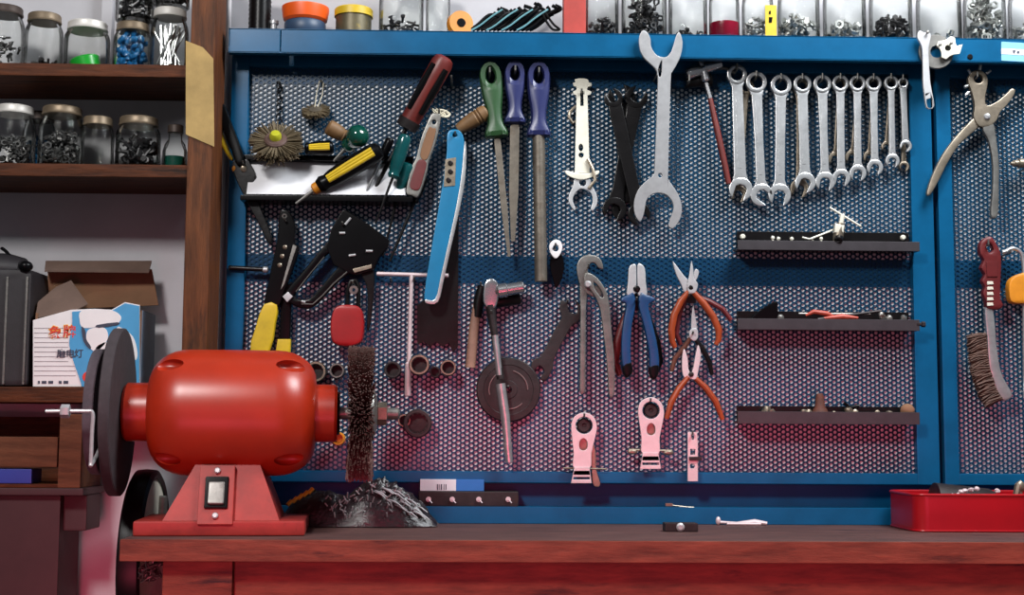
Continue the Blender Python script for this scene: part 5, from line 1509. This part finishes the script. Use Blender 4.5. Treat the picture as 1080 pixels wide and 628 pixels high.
# motor body with four scooped vents
xb0, xb1, rB = -0.110, 0.139, 0.0960
LB = xb1 - xb0
prof = [(0, 0)] + [(0, 0.050)]
for k in range(9):
    a = PI / 2 * k / 8
    prof.append((0.058 - 0.058 * math.cos(a), 0.050 + (rB - 0.050) * math.sin(a)))
mid = [(LB * 0.5, rB * 1.004)]
prof = prof + mid + [(LB - t, r) for t, r in reversed(prof[2:])] + [(LB, 0.05), (LB, 0)]
body = MB().lathe((xb0, 0, za), (xb1, 0, za), prof, 64).build('motor_housing', 'redpaint', e, True)
cut = MB()
for sx in (0, 1):
    for a in (50, -50):
        for face in (-1,):
            x = xb0 + (0.030 if sx == 0 else LB - 0.034)
            r_ = rB * 0.955
            for aa in (a, 180 - a):
                c = Vector((x, -r_ * math.cos(R(aa)), za + r_ * math.sin(R(aa))))
                cut.ell(c, (0.026, 0.019, 0.0105), (R(-aa * 0.0) if abs(aa) < 90 else 0, 0, 0), 20, 12)
cm = cut.mesh('cutter', (0, 0, 0))
co = bpy.data.objects.new('cutter', cm)
C.objects.link(co)
co.parent = e
bpy.context.view_layer.update()
md = body.modifiers.new('vents', 'BOOLEAN')
md.object = co
md.operation = 'DIFFERENCE'
md.solver = 'EXACT'
dg = bpy.context.evaluated_depsgraph_get()
nm = bpy.data.meshes.new_from_object(body.evaluated_get(dg))
body.modifiers.clear()
body.data = nm
for p in nm.polygons:
    p.use_smooth = True
nm.set_sharp_from_angle(angle=R(32))
if not nm.materials:
    nm.materials.append(M['redpaint'])
bpy.data.objects.remove(co)
bpy.data.meshes.remove(cm)
for (a, b) in ((xb0 + 0.010, -0.148), (xb1 - 0.010, 0.172)):
    L = abs(b - a)
    MB().lathe((a, 0, za), (b, 0, za), [(0, 0.03), (0, 0.0445), (L - 0.004, 0.0445), (L, 0.041), (L, 0)], 40).build('end_hub', 'redpaint', e, True)
    MB().lathe((b, 0, za), (b + (b - a) / L, 0, za), [(-0.001, 0), (-0.001, 0.034), (0.004, 0.033), (0.004, 0)], 32).build('hub_cap', 'black', e, True)
MB().rod((-0.20, 0, za), (0.268, 0, za), 0.0095, 16).build('shaft', 'greysteel', e, True)


def stone(x0, x1, r, m):
    MB().lathe((x0, 0, za), (x1, 0, za), [(0, 0.0095), (0, r * 0.985), (0.0015, r), (x1 - x0 - 0.0015, r), (x1 - x0, r * 0.985), (x1 - x0, 0.0095)], 72).build('grinding_wheel', m, e, True)


stone(-0.166, -0.150, 0.127, 'wheeldark')
stone(-0.1935, -0.1785, 0.095, 'wheel')
MB().lathe((-0.150, 0, za), (-0.135, 0, za), [(0, 0.0095), (0, 0.036), (0.004, 0.036), (0.006, 0.02), (0.006, 0.0095)], 32).build('flange', 'dark', e, True)
# tool rest rod
rr = MB().tube(cr([(-0.237, -0.128, 0.179), (-0.208, -0.128, 0.1795), (-0.182, -0.128, 0.1795), (-0.1722, -0.128, 0.177), (-0.1722, -0.128, 0.15), (-0.1722, -0.128, 0.108), (-0.1722, -0.124, 0.104), (-0.1722, -0.06, 0.128), (-0.1722, -0.008, 0.176)], 4, False), 0.0028, 10)
brod = rr.build('bent_rod', 'plate', e, True)
MB().lathe((-0.216, -0.128, 0.1793), (-0.204, -0.128, 0.1793), [(0, 0), (0, 0.0092), (0.001, 0.0098), (0.011, 0.0098), (0.012, 0.0092), (0.012, 0)], 6).build('nut', 'plate', brod, True)
# small bright mark on the stone
# wire wheel
mb = MB()
xw = 0.2075
for k in range(2600):
    w = random.uniform(0, 2 * PI)
    d = Vector((0, math.cos(w), math.sin(w)))
    x0_ = random.uniform(-0.010, 0.010)
    x1_ = x0_ * 2.0 + random.uniform(-0.002, 0.002)
    r1_ = random.uniform(0.097, 0.106)
    w2 = w + random.uniform(-0.05, 0.05)
    d2 = Vector((0, math.cos(w2), math.sin(w2)))
    q0, q1 = Vector((xw + x0_, 0, za)) + d * 0.045, Vector((xw + x1_, 0, za)) + d2 * r1_
    mb.tube([q0, q1], [0.0018, 0.0009], 3)
mb.build('wire_wheel', 'bristledark', e, True)
MB().lathe((xw - 0.015, 0, za), (xw + 0.015, 0, za), [(0, 0.0095), (0, 0.05), (0.004, 0.062), (0.026, 0.062), (0.030, 0.05), (0.030, 0.0095)], 36).build('wheel_core', 'iron', e, True)
MB().lathe((xw + 0.014, 0, za), (xw + 0.03, 0, za), [(0, 0.0095), (0, 0.044), (0.006, 0.042), (0.012, 0.022), (0.012, 0.0095)], 36).build('flange', 'greysteel', e, True)
MB().lathe((xw + 0.026, 0, za), (xw + 0.042, 0, za), [(0, 0), (0, 0.0165), (0.001, 0.018), (0.014, 0.018), (0.015, 0.0165), (0.015, 0)], 6).build('nut', 'brassy', e, True)
# yellow reel end seen under the hub
c = P(357, 463, -0.10)
mb = MB()

# small bolt standing behind the base on the bench
c = P(171, 546, -0.10)
e = E('bench_bolt', 'small dark bolt with grey stem standing behind the left foot of the grinder', 'bolt', (c.x, -0.10, BZ))
MB().lathe((c.x, -0.10, BZ + 0.0002), (c.x, -0.10, 1), [(0, 0), (0, 0.013), (0.012, 0.013), (0.014, 0.011), (0.014, 0)], 6).build('nut', 'dark', e)
MB().lathe((c.x, -0.10, BZ + 0.013), (c.x, -0.10, 1), [(0, 0.008), (0.030, 0.008), (0.032, 0.006), (0.032, 0)], 14).build('stem', 'greysteel', e)

# ------------------------------------------------------------------ plastic bag of bits
YG = -0.146
g0, g1 = P(300, 553, YG), P(461, 553, YG)
L = g1.x - g0.x
bmx = bmesh.new()
bmesh.ops.create_grid(bmx, x_segments=64, y_segments=24, size=1)
from mathutils import noise
top = cr([(0, 0.20), (0.05, 0.50), (0.14, 0.70), (0.26, 0.74), (0.36, 0.64), (0.46, 0.78), (0.58, 1.0), (0.68, 0.96), (0.80, 0.74), (0.89, 0.46), (0.96, 0.18), (1, 0.03)], 8, False)


def hgt(t):
    for i in range(len(top) - 1):
        if top[i][0] <= t <= top[i + 1][0] + 1e-9:
            a, b = top[i], top[i + 1]
            k = (t - a[0]) / max(1e-9, b[0] - a[0])
            return a[1] + (b[1] - a[1]) * k
    return 0.03


Hm = 0.072
vs = []
for v in bmx.verts:
    t = (v.co.x + 1) / 2
    s = v.co.y
    h = hgt(t) * Hm
    n = noise.noise(Vector((t * 18, s * 5, 0.3))) * 0.008 + noise.noise(Vector((t * 44 + s * 14, s * 12, 2.3))) * 0.005
    env = max(0.0, 1 - abs(s) ** 3)
    wdt = 0.045 * (0.55 + 0.45 * math.sin(PI * min(1, max(0, t))) ** 0.5)
    v.co = Vector((g0.x + L * t + n * 0.5, YG + s * wdt, BZ + 0.0015 + max(0, h * env + n * env * (h / Hm + 0.2))))
mb = MB().bm(bmx)
bmx.free()
nb = len(mb.v)
# closed underside
mb.box((g0.x + 0.01, YG - 0.03, BZ + 0.0004), (g1.x - 0.012, YG + 0.03, BZ + 0.0016))
e = E('plastic_bag', 'crinkled dark plastic bag of small parts lying by the wire wheel', 'bag', (g0.x + L / 2, YG, BZ))
mb.build('bag_film', 'plasticbag', e)
mb = MB()
for k in range(70):
    t = random.uniform(0.28, 0.86)
    s = random.uniform(-0.93, -0.45)
    h = hgt(t) * Hm * (1 - abs(s) ** 3)
    wdt = 0.045 * (0.55 + 0.45 * math.sin(PI * t) ** 0.5)
    c = Vector((g0.x + L * t, YG + s * wdt - 0.002, BZ + 0.004 + h))
    d = Vector((random.uniform(-0.8, 0.8), -0.3, random.uniform(0.3, 1))).normalized() * random.uniform(0.0025, 0.006)
    mb.tube([c - d, c + d], 0.0011, 5)
for k in range(16):  # long pale slivers modelled as highlights on the film
    t = 0.64 + 0.30 * k / 16 + random.uniform(-0.02, 0.02)
    s = random.uniform(-0.85, -0.5)
    h = hgt(t) * Hm * (1 - abs(s) ** 3)
    wdt = 0.045 * (0.55 + 0.45 * math.sin(PI * t) ** 0.5)
    c = Vector((g0.x + L * t, YG + s * wdt - 0.004, BZ + 0.004 + h))
    mb.tube([c + Vector((-0.011, 0.003, 0.004)), c, c + Vector((0.010, -0.002, -0.007))], [0.0005, 0.0017, 0.0006], 6)
mb.build('bits_and_glints', 'plate', e)
mb = MB()
a, b = P(303, 533, -0.2), P(331, 517, -0.17)
d = (b - a)
for k in range(5):
    q = a + d * (k / 5)
    mb.tube([q, q + d * 0.16 + Vector((0, 0, 0.003))], 0.0034, 8)
mb.build('brass_tie', 'yellow', e)

# ------------------------------------------------------------------ things on the ledge
e = E('dark_box', 'long dark flat box with small metal catches on the ledge', 'box', (P(495, 533, -0.05).x, -0.055, ZL))
bx0, bx1 = P(441, 525, -0.074).x, P(547, 525, -0.074).x
ztp = P(495, 518.5, -0.074).z
MB().box((bx0, -0.074, ZL + 0.0002), (bx1, -0.033, ztp), 0.003).build('box_body', 'iron', e)
for x in (452, 477, 505, 536):
    c = P(x, 527, -0.0735)
    MB().lathe(c, c - Vector((0, 1, 0)), [(0, 0.0045), (0.003, 0.0045), (0.003, 0.002), (0.0045, 0.002), (0.0045, 0)], 10).tube([c + Vector((0, -0.003, 0)), c + Vector((0.006, -0.003, -0.006))], 0.001, 6).build('catch', 'pinksteel', e)
e = E('small_carton', 'white and blue paper carton lying on the long dark box', 'carton', (P(476, 512, -0.055).x, -0.055, ztp))
c0, c1, c2_ = P(443, 512, -0.07).x, P(481, 512, -0.07).x, P(510.5, 512, -0.07).x
zc = P(476, 506, -0.07).z
MB().box((c0, -0.070, ztp + 0.0002), (c1, -0.038, zc), 0.0006).build('white_end', 'paper', e)
MB().box((c1, -0.070, ztp + 0.0002), (c2_, -0.038, zc), 0.0006).build('blue_end', 'cartonblue', e)
bc = MB()
for x, w in ((461, 1), (463, 0.6), (465, 1.2), (468, 0.6), (470, 0.8)):
    bc.plate([(x, 511), (x + w, 511), (x + w, 517), (x, 517)], -0.0704, 0.0004, bev=0)
bc.build('printed_bars', 'printdark', e)

# bits on ledge
one('small_bracket', 'small dark bracket with thin wire lying on the ledge left of its middle', 'bracket', MB().box(P(702, 534.5, -0.08), P(709, 531, -0.072), 0.0006).tube(px3([(708, 533.2), (722, 535), (732, 535.7)], -0.076), 0.0012, 6), 'brassy')

# bench bits
q = PZ(719, 561.5, BZ)
w = 17.5 * S(q.y)
e = E('metal_clip', 'small dark metal clip with pale screw lying on the bench below the clamps', 'clip', q)
MB().box((q.x - w, q.y, BZ + 0.0002), (q.x + w, q.y + 0.03, BZ + 0.0135), 0.002).build('clip_body', 'iron', e)
MB().lathe((q.x - 0.002, q.y + 0.001, BZ + 0.0075), (q.x - 0.002, -1, BZ + 0.0075), [(0, 0.0065), (0.002, 0.0065), (0.004, 0.004), (0.004, 0)], 12).build('screw', 'plate', e)
q0, q1 = PZ(757, 554, BZ), PZ(810, 555, BZ)
mb = MB().tube([(q0.x, q0.y - 0.005, BZ + 0.005), (q0.x + 0.03, q0.y - 0.012, BZ + 0.004), (q1.x - 0.02, q0.y - 0.008, BZ + 0.006), (q1.x, q0.y - 0.012, BZ + 0.0035)], [0.0025, 0.0022, 0.0045, 0.003], 8)
mb.ell((q0.x, q0.y - 0.005, BZ + 0.0072), (0.0045, 0.0045, 0.007)).tube([(q0.x + 0.012, q0.y - 0.018, BZ + 0.003), (q1.x - 0.012, q0.y - 0.019, BZ + 0.003)], 0.0028, 8)
one('needle_tool', 'slim pale needle tool lying on the bench right of the metal clip', 'tool', mb, 'pinksteel')

# red tray
YT0 = -0.245
tx0, tx1 = P(936, 540, -0.098).x, P(935, 540, YT0).x + 0.42
ztt = P(1000, 522.5, YT0).z
e = E('red_tray', 'glossy red open metal tray at the right end of the bench', 'tray', ((tx0 + tx1) / 2, -0.17, BZ))
YT1 = -0.098


def rrect(a, b, c, d, r, n=6):
    pts = []
    for (x, y, s0) in ((b - r, d - r, 0), (a + r, d - r, 90), (a + r, c + r, 180), (b - r, c + r, 270)):
        for k in range(n + 1):
            w = R(s0 + 90 * k / n)
            pts.append((x + r * math.cos(w), y + r * math.sin(w)))
    return pts


def ringwall(mb, oa, ob, z0, z1):
    n = len(oa)
    vs = [(x, y, z0) for x, y in oa] + [(x, y, z1) for x, y in oa] + [(x, y, z0) for x, y in ob] + [(x, y, z1) for x, y in ob]
    fs = []
    for i in range(n):
        j = (i + 1) % n
        fs += [(i, j, n + j, n + i), (2 * n + j, 2 * n + i, 3 * n + i, 3 * n + j), (n + i, n + j, 3 * n + j, 3 * n + i), (j, i, 2 * n + i, 2 * n + j)]
    return mb.add(vs, fs)


mb = MB()
ringwall(mb, rrect(tx0, tx1, YT0, YT1, 0.022), rrect(tx0 + 0.002, tx1 - 0.002, YT0 + 0.002, YT1 - 0.002, 0.020), BZ + 0.0003, ztt)
pr = rrect(tx0 + 0.001, tx1 - 0.001, YT0 + 0.001, YT1 - 0.001, 0.021)
n = len(pr)
mb.add([(x, y, BZ + 0.0003) for x, y in pr] + [(x, y, BZ + 0.0023) for x, y in pr], [tuple(range(n - 1, -1, -1)), tuple(range(n, 2 * n))])
mb.build('tray_body', 'redtray', e)
o_, i_ = rrect(tx0 - 0.002, tx1 + 0.002, YT0 - 0.002, YT1 + 0.002, 0.024), rrect(tx0 + 0.002, tx1 - 0.002, YT0 + 0.002, YT1 - 0.002, 0.020)
MB().tube([(x, y, ztt) for x, y in rrect(tx0, tx1, YT0, YT1, 0.022)], 0.0022, 8, closed=True).build('rolled_rim', 'redtray', e)
MB().tube([(x, y, BZ + 0.0022) for x, y in rrect(tx0, tx1, YT0, YT1, 0.022)], 0.0016, 8, closed=True).build('base_bead', 'redtray', e)
# contents
c0, c1 = P(985, 512, -0.15), P(1042, 514, -0.15)
rz_ = 0.021
zc = P(1000, 512, -0.15).z
mb = MB().lathe((c0.x, -0.15, BZ + 0.0025 + rz_), (c1.x, -0.15, BZ + 0.0025 + rz_), [(0, 0.006), (0, rz_), (0.08, rz_), (c1.x - c0.x, rz_), (c1.x - c0.x, 0.006)], 20)
mb = MB().lathe((c0.x, -0.15, BZ + 0.0025 + 0.036), (c1.x + 0.01, -0.15, BZ + 0.0025 + 0.032), [(0, 0.006), (0, 0.036), (c1.x - c0.x, 0.030), (c1.x - c0.x + 0.008, 0.026), (c1.x - c0.x + 0.008, 0)], 24)
one('dark_roll', 'dark roll of tape lying in the left end of the red tray', 'roll', mb, 'iron')
mb = MB()
for k in range(26):
    x = P(random.uniform(1004, 1085), 520, -0.2).x
    y = random.uniform(-0.225, -0.195)
    z = BZ + 0.0025 + random.uniform(0.006, 0.052)
    d = Vector((random.gauss(0, 1), random.gauss(0, 0.6), random.gauss(0, 0.25))).normalized() * random.uniform(0.006, 0.016)
    mb.tube([Vector((x, y, z)) - d, Vector((x, y, z)) + d], random.uniform(0.002, 0.004), 7)
for x, y in ((1018, 518), (1024, 517), (1030, 516), (1014, 519), (1052, 518)):
    c = P(x, y, -0.215)
    mb.ell(c, (0.005, 0.004, 0.0035), None, 8, 6, 0.2)
one('metal_scrap', 'heap of pale metal scraps in the red tray', 'scrap', mb, 'pinksteel', kind='stuff')
c = P(1076, 514, -0.18)
one('wing_nut', 'small upright pale wing nut in the red tray at the right edge', 'nut', MB().tube(px3([(1072, 522, -0.18), (1074, 512, -0.18), (1077, 508, -0.18)], -0.18), [0.006, 0.006, 0.003], 8).ell(c, (0.009, 0.006, 0.010)).tube([c, Vector((c.x, c.y, BZ + 0.0026))], 0.004, 8), 'brassy')

# ------------------------------------------------------------------ light
def area(name, loc, target, size, power, col, sy=None, spread=180):
    l = bpy.data.lights.new(name, 'AREA')
    l.energy = power
    l.color = col
    l.size = size
    if sy:
        l.shape = 'RECTANGLE'
        l.size_y = sy
    l.spread = R(spread)
    o = bpy.data.objects.new(name, l)
    C.objects.link(o)
    o.location = loc
    o.rotation_euler = (Vector(target) - Vector(loc)).to_track_quat('-Z', 'Y').to_euler()
    return o


area('ceiling_light', (-0.95, -2.2, 2.5), (0.2, -0.05, 1.15), 0.34, 47, (1.0, 0.98, 0.96), 0.34)
area('right_fill_light', (0.95, -0.85, 2.55), (0.5, 0, 1.6), 0.8, 56, (0.93, 0.97, 1.0), 0.6)  # added fill to brighten the upper right, no window is known there


def spot(loc, tgt, power, ang, col=(1.0, 0.07, 0.16)):
    l = bpy.data.lights.new('red_wash_fill', 'SPOT')
    l.energy = power
    l.color = col
    l.spot_size = R(ang)
    l.spot_blend = 1.0
    l.shadow_soft_size = 0.3
    o = bpy.data.objects.new('red_wash_fill', l)
    C.objects.link(o)
    o.location = loc
    o.rotation_euler = (Vector(tgt) - o.location).to_track_quat('-Z', 'Y').to_euler()


for x in (-0.55, 0.05, 0.65):  # added red spots imitate a red wash over the lower part, no real lamps
    spot((x, -1.9, 0.95), (x, -0.2, 0.64), 22, 36)
    spot((x, -1.7, 0.35), (x, -0.3, 0.50), 56, 46, (1.0, 0.11, 0.2))

w = bpy.data.worlds.new('room')
bpy.context.scene.world = w
w.use_nodes = True
nt = w.node_tree
bg = nt.nodes['Background']
bg.inputs['Color'].default_value = (0.80, 0.85, 0.95, 1)
bg.inputs['Strength'].default_value = 0.13
vs_ = bpy.context.scene.view_settings
vs_.view_transform = 'Standard'
vs_.look = 'None'
vs_.gamma = 1
vs_.use_curve_mapping = False
vs_.exposure = -0.12
